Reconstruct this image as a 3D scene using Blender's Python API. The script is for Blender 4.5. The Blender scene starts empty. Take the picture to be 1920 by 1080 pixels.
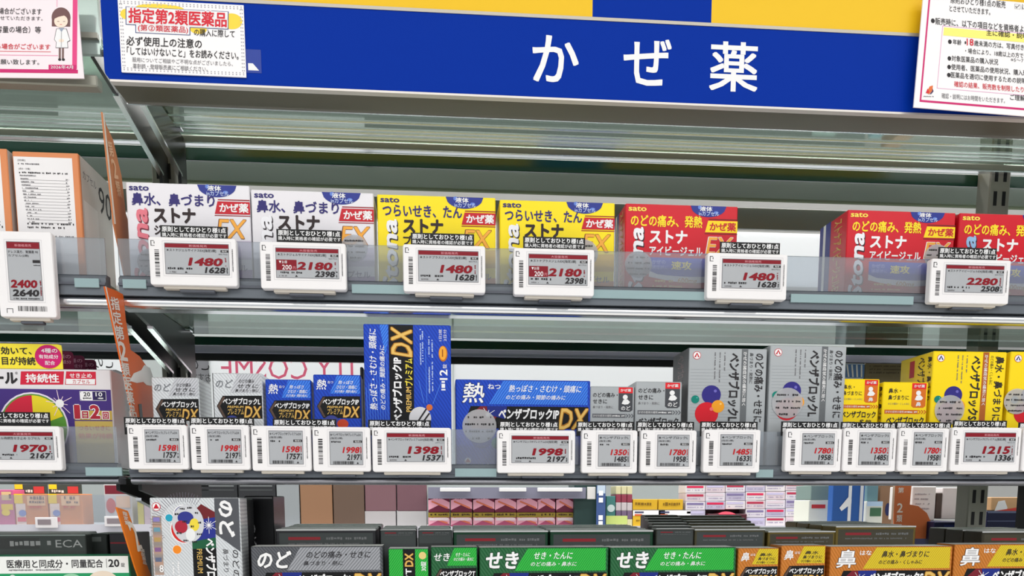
import bpy, bmesh, math, random
from mathutils import Vector, Euler

random.seed(7)
S = bpy.context.scene
COL = S.collection
R = math.radians

# ------------------------------------------------------------------ camera
FPX, CX, CY = 1600.0, 960.0, 1150.0          # the photo is the upper crop of a taller frame
PITCH, YAW = math.atan(210 / FPX), R(5.06)
CAM = Vector((0.0, -0.75, 1.40))
cd = bpy.data.cameras.new('camera'); cam = bpy.data.objects.new('camera', cd); COL.objects.link(cam)
cam.location = CAM; cam.rotation_euler = (R(90) - PITCH, 0, -YAW)
cd.sensor_fit = 'HORIZONTAL'; cd.sensor_width = 36; cd.lens = FPX / 1920 * 36
cd.shift_y = (CY - 540) / 1920; cd.clip_start = 0.05; cd.clip_end = 60
S.camera = cam
ROT = Euler((R(90) - PITCH, 0, -YAW)).to_matrix()

def W(px, py, Y):
    """world point on the depth plane Y that the photo shows at this pixel"""
    d = ROT @ Vector(((px - CX) / FPX, -(py - CY) / FPX, -1))
    return CAM + d * ((Y - CAM.y) / d.y)

def WX(px, py, X):
    d = ROT @ Vector(((px - CX) / FPX, -(py - CY) / FPX, -1))
    return CAM + d * ((X - CAM.x) / d.x)

# ------------------------------------------------------------------ world, lamps, exposure
S.view_settings.view_transform = 'Standard'; S.view_settings.look = 'None'
S.view_settings.exposure = -0.17; S.view_settings.gamma = 1.0
S.view_settings.use_curve_mapping = False
wd = bpy.data.worlds.new('world'); S.world = wd; wd.use_nodes = True
bg = wd.node_tree.nodes['Background']; bg.inputs[0].default_value = (0.95, 0.98, 1.0, 1); bg.inputs[1].default_value = 0.62

def area(name, loc, sx, sy, power, rot=(0, 0, 0), col=(1, 0.98, 0.95)):
    l = bpy.data.lights.new(name, 'AREA'); l.shape = 'RECTANGLE'; l.size = sx; l.size_y = sy
    l.energy = power; l.color = col
    o = bpy.data.objects.new(name, l); COL.objects.link(o); o.location = loc; o.rotation_euler = rot
    return o
for y, p, wd_ in ((-3.6, 48, .3), (-2.5, 42, .3), (-1.35, 33, .3), (.66, 40, .16), (1.15, 80, .16), (2.6, 60, .2)):  # nearest unseen row behind the shelves is added to backlight the white boards
    area('ceiling_or_fill_lamp', (0.2, y, 2.93), 5.0, wd_, p)

# ------------------------------------------------------------------ materials
def lin(c):
    return tuple((v / 255 / 12.92) if v / 255 <= 0.04045 else ((v / 255 + 0.055) / 1.055) ** 2.4 for v in c)
_M = {}
def M(c, rough=0.35, metal=0.0, name=None, spec=0.32, noise=0.0, nscale=40.0):
    """plain printed or painted colour, sRGB 0-255; noise adds a faint procedural mottling"""
    key = (tuple(c), rough, metal, spec, noise, nscale)
    if key in _M: return _M[key]
    m = bpy.data.materials.new(name or 'print_%02x%02x%02x' % tuple(int(v) for v in c)); m.use_nodes = True
    nt = m.node_tree; b = nt.nodes['Principled BSDF']; L = lin(c)
    b.inputs['Base Color'].default_value = (*L, 1); b.inputs['Roughness'].default_value = rough
    b.inputs['Metallic'].default_value = metal; b.inputs['Specular IOR Level'].default_value = spec
    if noise:
        tc = nt.nodes.new('ShaderNodeTexCoord'); n = nt.nodes.new('ShaderNodeTexNoise'); n.inputs['Scale'].default_value = nscale
        mx = nt.nodes.new('ShaderNodeMix'); mx.data_type = 'RGBA'
        mx.inputs['A'].default_value = (*[v * (1 - noise) for v in L], 1); mx.inputs['B'].default_value = (*[min(1, v * (1 + noise)) for v in L], 1)
        nt.links.new(tc.outputs['Object'], n.inputs['Vector']); nt.links.new(n.outputs['Fac'], mx.inputs['Factor'])
        nt.links.new(mx.outputs['Result'], b.inputs['Base Color'])
    _M[key] = m
    return m

def foil(c, rough=0.28, scale=60.0, amount=0.35, metal=0.75, name='foil', ang=0.6, c2=None):
    """metallised board with fine diagonal engraved stripes"""
    key = ('foil', tuple(c), rough, scale, amount, metal, ang, c2)
    if key in _M: return _M[key]
    m = bpy.data.materials.new(name); m.use_nodes = True
    nt = m.node_tree; b = nt.nodes['Principled BSDF']; L = lin(c)
    tc = nt.nodes.new('ShaderNodeTexCoord'); mp = nt.nodes.new('ShaderNodeMapping'); mp.inputs['Rotation'].default_value = (0, ang, 0)
    w = nt.nodes.new('ShaderNodeTexWave'); w.bands_direction = 'X'; w.inputs['Scale'].default_value = scale; w.inputs['Distortion'].default_value = 1.5
    w.inputs['Detail'].default_value = 1
    mx = nt.nodes.new('ShaderNodeMix'); mx.data_type = 'RGBA'
    L2 = lin(c2) if c2 else [min(1, v * (1 + amount) + 0.03) for v in L]
    mx.inputs['A'].default_value = (*[v * (1 - amount) for v in L], 1); mx.inputs['B'].default_value = (*L2, 1)
    nt.links.new(tc.outputs['Object'], mp.inputs['Vector']); nt.links.new(mp.outputs['Vector'], w.inputs['Vector'])
    nt.links.new(w.outputs['Fac'], mx.inputs['Factor']); nt.links.new(mx.outputs['Result'], b.inputs['Base Color'])
    b.inputs['Metallic'].default_value = metal; b.inputs['Roughness'].default_value = rough
    _M[key] = m
    return m

def clear(name, tint=(235, 240, 245), gloss=0.12, haze=0.10, hazecol=(225, 228, 235), rough=0.06):
    """thin clear plastic: mostly see-through, a little milky, with a mirror sheen"""
    key = ('clear', name)
    if key in _M: return _M[key]
    m = bpy.data.materials.new(name); m.use_nodes = True; nt = m.node_tree
    out = nt.nodes['Material Output']; nt.nodes.remove(nt.nodes['Principled BSDF'])
    tr = nt.nodes.new('ShaderNodeBsdfTransparent'); tr.inputs[0].default_value = (*lin(tint), 1)
    df = nt.nodes.new('ShaderNodeBsdfDiffuse'); df.inputs[0].default_value = (*lin(hazecol), 1)
    gl = nt.nodes.new('ShaderNodeBsdfGlossy'); gl.inputs['Roughness'].default_value = rough
    a = nt.nodes.new('ShaderNodeMixShader'); a.inputs[0].default_value = haze
    c = nt.nodes.new('ShaderNodeMixShader'); fr = nt.nodes.new('ShaderNodeFresnel'); fr.inputs[0].default_value = 1.5
    mt = nt.nodes.new('ShaderNodeMath'); mt.operation = 'ADD'; mt.inputs[1].default_value = gloss; mt.use_clamp = True
    nt.links.new(fr.outputs[0], mt.inputs[0]); nt.links.new(mt.outputs[0], c.inputs[0])
    nt.links.new(tr.outputs[0], a.inputs[1]); nt.links.new(df.outputs[0], a.inputs[2])
    nt.links.new(a.outputs[0], c.inputs[1]); nt.links.new(gl.outputs[0], c.inputs[2]); nt.links.new(c.outputs[0], out.inputs[0])
    _M[key] = m
    return m

WHITE = M((240, 240, 242), 0.4); BLACK = M((18, 18, 20), 0.4); INK = M((35, 32, 36), 0.5)
CHROME = M((238, 240, 244), 0.2, 1.0, 'chrome')
STEEL = M((146, 146, 136), 0.38, 0.4, 'steel', noise=0.08, nscale=12)
DARKSTEEL = M((42, 45, 46), 0.3, 0.4, 'dark_steel', noise=0.1, nscale=14)
def shelf_glass():
    """dark tinted float glass: half mirror, half see-through"""
    m = bpy.data.materials.new('shelf_glass'); m.use_nodes = True; nt = m.node_tree
    out = nt.nodes['Material Output']; nt.nodes.remove(nt.nodes['Principled BSDF'])
    tr = nt.nodes.new('ShaderNodeBsdfTransparent'); tr.inputs[0].default_value = (*lin((206, 216, 210)), 1)
    gl = nt.nodes.new('ShaderNodeBsdfGlossy'); gl.inputs[0].default_value = (*lin((206, 218, 212)), 1); gl.inputs['Roughness'].default_value = 0.04
    tc = nt.nodes.new('ShaderNodeTexCoord'); n = nt.nodes.new('ShaderNodeTexNoise'); n.inputs['Scale'].default_value = 5
    mr = nt.nodes.new('ShaderNodeMapRange'); mr.inputs['To Min'].default_value = 0.40; mr.inputs['To Max'].default_value = 0.52
    x = nt.nodes.new('ShaderNodeMixShader')
    nt.links.new(tc.outputs['Object'], n.inputs['Vector']); nt.links.new(n.outputs['Fac'], mr.inputs['Value']); nt.links.new(mr.outputs[0], x.inputs[0])
    nt.links.new(tr.outputs[0], x.inputs[1]); nt.links.new(gl.outputs[0], x.inputs[2]); nt.links.new(x.outputs[0], out.inputs[0])
    return m
MIRROR = shelf_glass()
def translucent(c, name, k=0.55):
    """white sheet plastic that glows when lit from behind"""
    m = bpy.data.materials.new(name); m.use_nodes = True; nt = m.node_tree
    out = nt.nodes['Material Output']; nt.nodes.remove(nt.nodes['Principled BSDF'])
    t = nt.nodes.new('ShaderNodeBsdfTranslucent'); t.inputs[0].default_value = (*lin(c), 1)
    d = nt.nodes.new('ShaderNodeBsdfDiffuse'); d.inputs[0].default_value = (*lin(c), 1); x = nt.nodes.new('ShaderNodeMixShader'); x.inputs[0].default_value = k
    nt.links.new(d.outputs[0], x.inputs[1]); nt.links.new(t.outputs[0], x.inputs[2]); nt.links.new(x.outputs[0], out.inputs[0])
    return m
GREENEDGE = M((22, 58, 48), 0.15, 0.0, 'glass_edge')
PALEEDGE = M((146, 158, 134), 0.3, 0.1, 'pale_glass_edge')
RAILGREY = M((112, 118, 126), 0.22, 0.4, 'grey_rail', noise=0.06, nscale=9)
LIP = clear('clear_lip')
BEIGE = M((205, 198, 188), 0.5); GREYPL = M((84, 88, 98), 0.4)

# ------------------------------------------------------------------ mesh helpers
_cube_cache = {}
def chamfer_box(w, d, h, b):
    key = (round(w, 5), round(d, 5), round(h, 5), b)
    if key in _cube_cache: return _cube_cache[key]
    bm = bmesh.new(); bmesh.ops.create_cube(bm, size=1)
    for v in bm.verts: v.co = Vector((v.co.x * w, v.co.y * d, v.co.z * h))
    if b > 0: bmesh.ops.bevel(bm, geom=list(bm.edges), offset=b, segments=1, affect='EDGES', profile=0.5)
    bm.verts.index_update()
    r = ([v.co.copy() for v in bm.verts], [[v.index for v in f.verts] for f in bm.faces]); bm.free()
    _cube_cache[key] = r
    return r

_text_cache = {}
def glyphs(s, weight):
    """outline of a string; heavier weights are the same outline laid down several times, a little shifted"""
    key = (s, weight)
    if key in _text_cache: return _text_cache[key]
    if weight > 0:
        vs, fs, ax, bx, ay, by = glyphs(s, 0); n = len(vs); V = []; F = []; m = 8 if weight >= 0.03 else 4; r = weight * 0.85
        for k in range(m):
            an = 2 * math.pi * (k + 0.5) / m; dx, dy = r * math.cos(an), r * math.sin(an)
            V += [(x + dx, y + dy, k) for x, y, _ in vs]; F += [[i + k * n for i in f] for f in fs]
        rr = (V, F, ax - r, bx + r, ay - r, by + r)
        _text_cache[key] = rr
        return rr
    c = bpy.data.curves.new('t', 'FONT'); c.body = s; c.resolution_u = 2
    o = bpy.data.objects.new('t', c)
    me = bpy.data.meshes.new_from_object(o)
    vs = [(v.co.x, v.co.y, 0) for v in me.vertices]; fs = [list(p.vertices) for p in me.polygons]
    bpy.data.objects.remove(o); bpy.data.curves.remove(c); bpy.data.meshes.remove(me)
    xs = [v[0] for v in vs]; ys = [v[1] for v in vs]
    r = (vs, fs, min(xs), max(xs), min(ys), max(ys))
    _text_cache[key] = r
    return r

class MB:
    def __init__(self): self.v = []; self.f = []; self.fm = []; self.mats = []
    def mi(self, m):
        if m not in self.mats: self.mats.append(m)
        return self.mats.index(m)
    def add(self, vs, fs, m):
        o = len(self.v); k = self.mi(m)
        self.v += [tuple(p) for p in vs]; self.f += [[i + o for i in f] for f in fs]; self.fm += [k] * len(fs)
    def box(self, x0, y0, z0, x1, y1, z1, m, b=0.0):
        vs, fs = chamfer_box(x1 - x0, y1 - y0, z1 - z0, b)
        c = Vector(((x0 + x1) / 2, (y0 + y1) / 2, (z0 + z1) / 2))
        self.add([p + c for p in vs], fs, m)
    def prism_x(self, prof, x0, x1, m, close=True):
        """profile of (y, z) points swept along X"""
        n = len(prof); vs = [(x0, y, z) for y, z in prof] + [(x1, y, z) for y, z in prof]
        fs = [[i, (i + 1) % n, n + (i + 1) % n, n + i] for i in range(n if close else n - 1)]
        if close: fs += [list(range(n))[::-1], list(range(n, 2 * n))]
        self.add(vs, fs, m)
    def slab_x(self, prof, x0, x1, m):
        """profile of (y, z) points as a plate whose thickness runs along X"""
        self.prism_x(prof, x0, x1, m)
    def tube(self, pts, r, m, n=8):
        pts = [Vector(p) for p in pts]; vs = []; fs = []
        for i, p in enumerate(pts):
            t = (pts[min(i + 1, len(pts) - 1)] - pts[max(i - 1, 0)]).normalized()
            a = t.cross(Vector((0, 0, 1)) if abs(t.z) < 0.9 else Vector((1, 0, 0))).normalized(); b = t.cross(a)
            vs += [p + (a * math.cos(2 * math.pi * k / n) + b * math.sin(2 * math.pi * k / n)) * r for k in range(n)]
        for i in range(len(pts) - 1):
            fs += [[i * n + k, i * n + (k + 1) % n, (i + 1) * n + (k + 1) % n, (i + 1) * n + k] for k in range(n)]
        fs += [list(range(n))[::-1], [(len(pts) - 1) * n + k for k in range(n)]]
        self.add(vs, fs, m)
    def build(self, name, parent=None, loc=(0, 0, 0), rot=(0, 0, 0)):
        me = bpy.data.meshes.new(name); me.from_pydata(self.v, [], self.f)
        for m in self.mats: me.materials.append(m)
        me.polygons.foreach_set('material_index', self.fm); me.update()
        o = bpy.data.objects.new(name, me); COL.objects.link(o); o.location = loc; o.rotation_euler = rot
        if parent: o.parent = parent
        return o

class Art:
    """prints on a flat face: photo-like pixel units, x right and y down from the face's corner (x0, y0)"""
    def __init__(s, mb, x0, y0, scale, O, U=(1, 0, 0), V=(0, 0, -1), slope=0.0, N=None, step=0.00009, kv=None):
        s.mb = mb; s.x0 = x0; s.y0 = y0; s.k = scale; s.kv = kv or scale; s.O = Vector(O); s.U = Vector(U); s.V = Vector(V); s.sl = slope
        s.N = Vector(N) if N else s.U.cross(-s.V).normalized(); s.step = step; s.lean = 0.0; s.n = 0
    def P(s, x, y, L): return s.O + s.U * ((x - s.x0 - s.lean * (y - s.y0)) * s.k) + s.V * ((y - s.y0) * s.kv) + s.N * (s.step * L)
    def yy(s, x, y): return y - s.sl * (x - s.x0)
    def poly(s, pts, m, L=1):
        s.rawpoly([(x, s.yy(x, y)) for x, y in pts], m, L)
    def rect(s, x0, y0, x1, y1, m, L=1): s.rawpoly([(x0, s.yy(x0, y0)), (x1, s.yy(x0, y0)), (x1, s.yy(x0, y1)), (x0, s.yy(x0, y1))], m, L)
    def rawpoly(s, pts, m, L=1):
        s.n = (s.n + 1) % 12; L += s.n * 0.03                   # keep overlapping prints off one plane
        s.mb.add([s.P(x, y, L) for x, y in pts], [list(range(len(pts)))[::-1]], m)
    def rrect(s, x0, y0, x1, y1, m, L=1):
        """rectangle square to the sheet itself"""
        k = s.lean; s.lean = 0.0; s.rawpoly([(x0, y0), (x1, y0), (x1, y1), (x0, y1)], m, L); s.lean = k
    def ell(s, cx, cy, rx, ry, m, L=1, a0=0, a1=360, n=28):
        cy = s.yy(cx, cy)
        pts = [(cx + rx * math.cos(R(a0 + (a1 - a0) * i / n)), cy + ry * math.sin(R(a0 + (a1 - a0) * i / n))) for i in range(n if a1 - a0 == 360 else n + 1)]
        s.rawpoly(pts, m, L)
    def frame(s, x0, y0, x1, y1, t, m, L=1):
        s.rect(x0, y0, x1, y0 + t, m, L); s.rect(x0, y1 - t, x1, y1, m, L); s.rect(x0, y0, x0 + t, y1, m, L); s.rect(x1 - t, y0, x1, y1, m, L)
    def line(s, x0, y0, x1, y1, t, m, L=1):
        dx, dy = x1 - x0, y1 - y0; l = math.hypot(dx, dy); nx, ny = -dy / l * t / 2, dx / l * t / 2
        s.poly([(x0 + nx, y0 + ny), (x1 + nx, y1 + ny), (x1 - nx, y1 - ny), (x0 - nx, y0 - ny)], m, L)
    def text(s, t, x0, y0, x1, y1, m, w=0.0, rot=0, shear=0.0, L=3, mirror=False, grow=0.0, edge=None):
        """lettering fitted to the box x0..x1, y0..y1; rot 0, 90 (reads downward) or -90 (reads upward)"""
        if not t: return
        if edge: s.text(t, x0 - edge[1], y0 - edge[1], x1 + edge[1], y1 + edge[1], edge[0], w + edge[2], rot, shear, L - 1, mirror)
        vs, fs, ax, bx, ay, by = glyphs(t, w)
        W_, H_ = max(bx - ax, 1e-6), max(by - ay, 1e-6)
        y0 = s.yy(x0, y0); y1 = s.yy(x0, y1); out = []
        for x, y, lay in vs:
            u, v = (x - ax) / W_, (y - ay) / H_                       # v up
            if mirror: u = 1 - u
            if shear and rot == 0: du = (v - 0.5) * shear * (y1 - y0); dv = 0
            elif shear: dv = (v - 0.5) * shear * (x1 - x0) * (1 if rot == 90 else -1); du = 0
            else: du = dv = 0
            if rot == 0: a, b = x0 + u * (x1 - x0), y1 - v * (y1 - y0)
            elif rot == 90: a, b = x0 + v * (x1 - x0), y0 + u * (y1 - y0)
            else: a, b = x1 - v * (x1 - x0), y1 - u * (y1 - y0)
            out.append(s.P(a + du, b + dv, L + lay * 0.05))
        s.mb.add(out, fs, m)
    def scrawl(s, x0, y0, x1, y1, m, rot=0, L=3, dens=0.8):
        """a line of print too small to read: short dashes"""
        rnd = random.Random(int(x0 * 7 + y0 * 13)); long = (x1 - x0) if rot == 0 else (y1 - y0); th = (y1 - y0) if rot == 0 else (x1 - x0); p = 0
        while p < long:
            a = min(th * rnd.uniform(0.35, 0.9), long - p)
            if rnd.random() < dens:
                if rot == 0: s.rect(x0 + p, y0 + rnd.uniform(0, 0.25) * th, x0 + p + a, y1 - rnd.uniform(0, 0.25) * th, m, L)
                else: s.rect(x0 + rnd.uniform(0, 0.25) * th, y0 + p, x1 - rnd.uniform(0, 0.25) * th, y0 + p + a, m, L)
            p += a + th * 0.22

def tag(o, label, cat, group=None):
    o['label'] = label; o['category'] = cat
    if group: o['group'] = group
    return o
def thing(name, label, cat, loc=(0, 0, 0), rot=(0, 0, 0), group=None):
    o = bpy.data.objects.new(name, None); COL.objects.link(o); o.location = loc; o.rotation_euler = rot
    o.empty_display_size = 0.02
    return tag(o, label, cat, group)
def struct(o): o['kind'] = 'structure'; return o

# ------------------------------------------------------------------ heights (relative to photo rows at mid frame)
def zy(py, Y, px=960): return W(px, py, Y).z
Z1, Z2, Z3 = zy(545, 0.0), zy(880, 0.0), 1.28          # tops of the glass shelves
XL, XR = W(207, 150, 0).x, 0.675                                # ends of the middle bay
YB = 0.19                                                       # back of our shelves, where the posts stand

# ================================================================== room
mb = MB(); mb.box(-6, -6, -0.05, 7, 7, 0, M((226, 224, 220), 0.25, noise=0.04, nscale=3)); struct(mb.build('floor'))
mb = MB(); mb.box(-6, -6, 3.0, 7, 7, 3.05, M((244, 245, 245), 0.8)); struct(mb.build('ceiling'))
mb = MB(); mb.box(-6, 6.9, 0, 7, 7, 3.0, M((222, 222, 220), 0.7)); struct(mb.build('wall_back'))
# ================================================================== shelving
def zz(py, Y, px): return W(px, py, Y).z

def post(X, label):
    t = thing('upright_post', label, 'shelf post', (X, YB + 0.012, 0), group='slotted uprights of the shelving')
    mb = MB(); mb.box(-0.012, -0.012, 0, 0.012, 0.012, 2.0, STEEL, 0.0012)
    a = Art(mb, 0, 0, 0.001, (-0.012, -0.012, 2.0))
    for k in range(40):
        for u in (5, 15): a.rect(u, 12 + k * 25, u + 4, 12 + k * 25 + 15, BLACK, 2)
    mb.build('column', t)
    mb = MB(); mb.box(-0.0135, -0.0135, 0, 0.0135, 0.0135, 0.03, DARKSTEEL, 0.002); mb.build('foot', t)
    return t
post(-0.270, 'left slotted steel upright carrying the shelf brackets')
post(0.622, 'right slotted steel upright behind the red and yellow boxes')
post(-1.16, 'slotted steel upright at the far left end of the shelving')

def bracket(X, zt, label):
    t = thing('shelf_bracket', label, 'bracket', (X, YB, zt), group='steel shelf brackets')
    mb = MB(); y = lambda v: v - YB
    mb.slab_x([(y(0.004), 0), (0, 0), (0, -0.075), (-0.016, -0.075), (-0.022, -0.04), (y(0.05), -0.018), (y(0.004), -0.012)], -0.0015, 0.0015, DARKSTEEL)
    mb.build('arm', t)
    mb = MB(); mb.prism_x([(y(0.05), -0.018), (-0.022, -0.04), (-0.022, -0.0425), (y(0.05), -0.0205)], -0.0016, 0.0032, CHROME); mb.build('bright_flange', t)
    for v in (0.02, 0.16):
        mb = MB(); mb.box(-0.007, y(v) - 0.005, -0.002, 0.007, y(v) + 0.005, 0, CHROME, 0.0006); mb.build('glass_clip', t)
    return t

DULL = M((150, 151, 160), 0.25, 0.6, noise=.12, nscale=7)
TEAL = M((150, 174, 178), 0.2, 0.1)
def front_shelf(x0, x1, Z, lip_top, what, chrome_h=0.0092, beam=None, glints=(), edge=None, rail_h=0.012):
    cx = (x0 + x1) / 2; a, b = x0 - cx, x1 - cx; u = lambda z: z - Z
    t = thing('glass_shelf', 'glass shelf board ' + what, 'shelf', (cx, 0, Z), group='glass shelf boards')
    mb = MB(); mb.box(a + 0.002, 0.004, -0.006, b - 0.002, YB - 0.008, 0, MIRROR, 0.0008); mb.build('glass_plate', t)
    mb = MB(); mb.box(a + 0.002, YB - 0.0085, -0.006, b - 0.002, YB - 0.0075, 0, GREENEDGE); mb.build('glass_edge', t)
    if beam:
        mb = MB(); mb.box(a + .006, YB - 0.006, u(beam[1]), b - .006, YB - 0.0005, u(beam[0]), STEEL, 0.0008)
        mb.box(a + .006, YB - 0.010, u(beam[1]) - 0.0, b - .006, YB - 0.006, u(beam[1]) + 0.002, CHROME); mb.build('rear_beam', t)
    t = thing('price_rail', 'clear price rail along the glass shelf ' + what, 'price rail', (cx, 0, Z), group='price rails')
    mb = MB(); mb.prism_x([(-0.0075, -rail_h), (-0.0075, 0.001), (-0.0045, 0.004), (0.003, 0.004), (0.003, -rail_h)], a, b, RAILGREY)
    mb.prism_x([(-0.0078, -0.0025), (-0.0078, -0.0045), (-0.0092, -0.0045), (-0.0092, -0.0025)], a, b, GREYPL)
    mb.build('rail_body', t)
    mb = MB(); n = 10; h = chrome_h / 2; cz = -rail_h - h
    prof = [(0.0 - 0.006 * math.cos(R(-90 + 180 * i / n)), cz + h * math.sin(R(-90 + 180 * i / n))) for i in range(n + 1)] + [(0.012, cz + h), (0.012, cz - h)]
    mb.prism_x(prof, a, b, edge or CHROME); mb.build('chrome_edge', t)
    mb = MB(); mb.box(a, -0.0052, 0.004, b, -0.0036, lip_top - Z, LIP); mb.build('clear_lip', t)
    for u0, u1 in glints:  # light reflected along the rail, put in as pale teal strips
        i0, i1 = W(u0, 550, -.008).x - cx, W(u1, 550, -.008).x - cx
        mb = MB(); mb.box(i0, -0.0096, max(-0.0068, -rail_h + .001), i1, -0.0074, 0.0002, TEAL, .0002); mb.build('rail_glint', t)
    bracket(x0 + 0.004, Z - 0.0065, 'bracket at the left end of the glass shelf ' + what); bracket(x1 - 0.004, Z - 0.0065, 'bracket at the right end of the glass shelf ' + what)
LT1, LT2 = zy(467, -0.004), zy(806, -0.004)
B1 = (zz(600, .184, 310), zz(615, .184, 310))
XL2 = -1.16
front_shelf(XL, XR, Z1, LT1, 'under the upper row of boxes', beam=B1, glints=((232, 276), (660, 768), (1100, 1322), (1482, 1712)))
front_shelf(XL, XR, Z2, LT2, 'under the middle row of boxes', glints=((850, 930), (1429, 1462)), edge=DULL, rail_h=.0078, chrome_h=.0056)
front_shelf(XL2, XL - 0.010, Z1, LT1, 'under the orange-edged boxes', beam=B1, glints=((142, 188),))
front_shelf(XL2, XL - 0.010, Z2, LT2, 'under the purple boxes', glints=((140, 210),), edge=DULL, rail_h=.0078, chrome_h=.0056)
for x0, x1, lb in ((XL, XR, 'under the green and gold boxes'), (XL2, XL - 0.01, 'under the lower left boxes')):
    t = thing('steel_shelf', 'steel shelf board ' + lb, 'shelf', ((x0 + x1) / 2, 0, Z3), group='lower shelf boards')
    mb = MB(); mb.box((x0 - x1) / 2, -0.03, -0.02, (x1 - x0) / 2, YB - 0.002, 0, STEEL, 0.001); mb.build('board', t)
    bracket(x0 + 0.004, Z3 - 0.0205, 'bracket at the left end of the steel board ' + lb); bracket(x1 - 0.004, Z3 - 0.0205, 'bracket at the right end of the steel board ' + lb)

# top shelf above the sign's lower edge
ZT = zz(266, .178, 750)
def top_shelf(x0, x1, label):
    t = thing('top_shelf', label, 'shelf', ((x0 + x1) / 2, 0, ZT), group='top glass shelves')
    a, b = (x0 - x1) / 2, (x1 - x0) / 2
    mb = MB(); mb.box(a, 0.0, 0.0005, b, YB - 0.008, 0.0065, MIRROR, 0.0008)
    mb.build('glass_plate', t)
    mb = MB()
    for y, w_ in ((0.135, 0.0012), (0.152, 0.001), (0.160, 0.0016), (0.170, 0.001)): mb.box(a, y, -0.001, b, y + w_, 0.0004, CHROME)
    mb.build('support_wire', t)
    mb = MB(); mb.box(a, YB - 0.006, zz(281, .184, 750) - ZT, b, YB - 0.001, zz(267, .184, 750) - ZT, STEEL, 0.0008)
    mb.box(a, YB - 0.0075, zz(283.5, .184, 750) - ZT, b, YB - 0.001, zz(281, .184, 750) - ZT, CHROME); mb.build('rear_beam', t)
    e = label.split(' seen')[0] + label.split('below')[1]
    bracket(x0 + 0.004, ZT - 0.0012, 'bracket at the left end of the ' + e); bracket(x1 - 0.004, ZT - 0.0012, 'bracket at the right end of the ' + e)
top_shelf(XL, XR, 'mirror-backed top shelf seen from below behind the blue sign')
top_shelf(XL2, XL - 0.01, 'mirror-backed top shelf seen from below at left behind the posters')

# the shelves of the back-to-back gondola, seen between ours
def rear_shelf(label, members, x0=XL2, x1=1.3):
    t = thing('rear_shelf', label, 'shelf', ((x0 + x1) / 2, 0.24, members[0][3]), group='shelves of the gondola behind')
    a, b = (x0 - x1) / 2, (x1 - x0) / 2; zr = members[0][3]
    for nm, ya, yb, za, zb, m in members:
        mb = MB(); mb.box(a, ya - 0.24, za - zr, b, yb - 0.24, zb - zr, m, 0.0005); mb.build(nm, t)
    return t
def bar(nm, Y, th, pa, pb, px, m): return (nm, Y, Y + th, zz(pb, Y, px), zz(pa, Y, px), m)
g1 = zz(640, .30, 1200)
LAV = M((150, 150, 166), 0.3, 0.3)
rear_shelf('upper rear glass shelf seen under the middle shelf', [
    ('glass_plate', .216, .300, g1, g1 + .006, MIRROR), bar('glass_edge', .301, .004, 644, 659, 1200, GREENEDGE),
    bar('price_rail', .345, .006, 659.5, 673, 1200, LAV), bar('base_rail', .352, .006, 672, 687, 1200, DARKSTEEL)])
rear_shelf('lower rear glass shelf level with the middle row', [('glass_plate', .216, .345, Z2 - .006, Z2, MIRROR)])
g0 = zz(330, .30, 750)
rear_shelf('top rear glass shelf seen above the boxes of the upper row', [
    bar('glass_edge', .214, .004, 289, 313, 750, GREENEDGE), ('glass_plate', .220, .335, g0, g0 + .006, M((156, 170, 162), .14, .35, noise=.12, nscale=9)),
    bar('pale_edge', .336, .004, 341, 355, 750, PALEEDGE), bar('base_rail', .352, .006, 386, 426, 1300, M((128, 130, 124), .35, .3, noise=.08, nscale=8))])

# white boards standing on the gondola behind
PAPER = translucent((240, 242, 244), 'translucent_board', .8)
def board(name, label, cat, pts, Y, m, art=None, th=0.003):
    """board whose photo outline is pts (top-left, bottom-right)"""
    (x0, y0), (x1, y1) = pts; p0 = W(x0, y0, Y); p1 = W(x1, y1, Y); pr = W(x1, y0, Y)
    o = None; mb = MB(); w_ = p1.x - p0.x; h = p0.z - p1.z
    mb.box(0, 0, 0, w_, th, h, m)
    if art:
        a = Art(mb, x0, y0, w_ / (x1 - x0), (0, 0, h), kv=h / (y1 - y0)); art(a)
    o = mb.build(name, None, (p0.x, Y, p1.z)); return tag(o, label, cat)
PINK = translucent((250, 120, 150), 'pink_marker', .65); GREYPAPER = translucent((206, 206, 210), 'grey_card', .5)
def cosme(a):
    a.text('ITY COSME', 412, 669, 660, 709, PINK, w=0.0, mirror=True)
board('header_board', 'white board with mirrored pink handwriting behind the small blue boxes', 'sign board', ((393, 662), (850, 890)), .372, PAPER, cosme)
def kono(a):
    a.text('この', 353, 673, 394, 694, M((70, 70, 74)), mirror=True); a.text('おすすめ', 345, 700, 396, 716, M((90, 90, 94)), mirror=True)
board('memo_card', 'grey card with mirrored black handwriting beside the left upright', 'card', ((342, 664), (392.6, 720)), .3715, GREYPAPER, kono)
def kono2(a): a.text('この', 176, 664, 214, 690, M((70, 70, 74)), mirror=True)
board('memo_card', 'white card with mirrored black handwriting left of the orange divider', 'card', ((150, 655), (262, 770)), .3715, PAPER, kono2)
board('header_board', 'plain white board behind the grey boxes of the middle row', 'sign board', ((851, 672), (1745, 890)), .372, PAPER)
board('header_board', 'plain white board showing right of the lone red box of the upper row', 'sign board', ((700, 415), (1950, 548)), .372, PAPER)
board('header_board', 'plain white board showing left of the first white box of the upper row', 'sign board', ((120, 378), (690, 545)), .372, PAPER)

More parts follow.
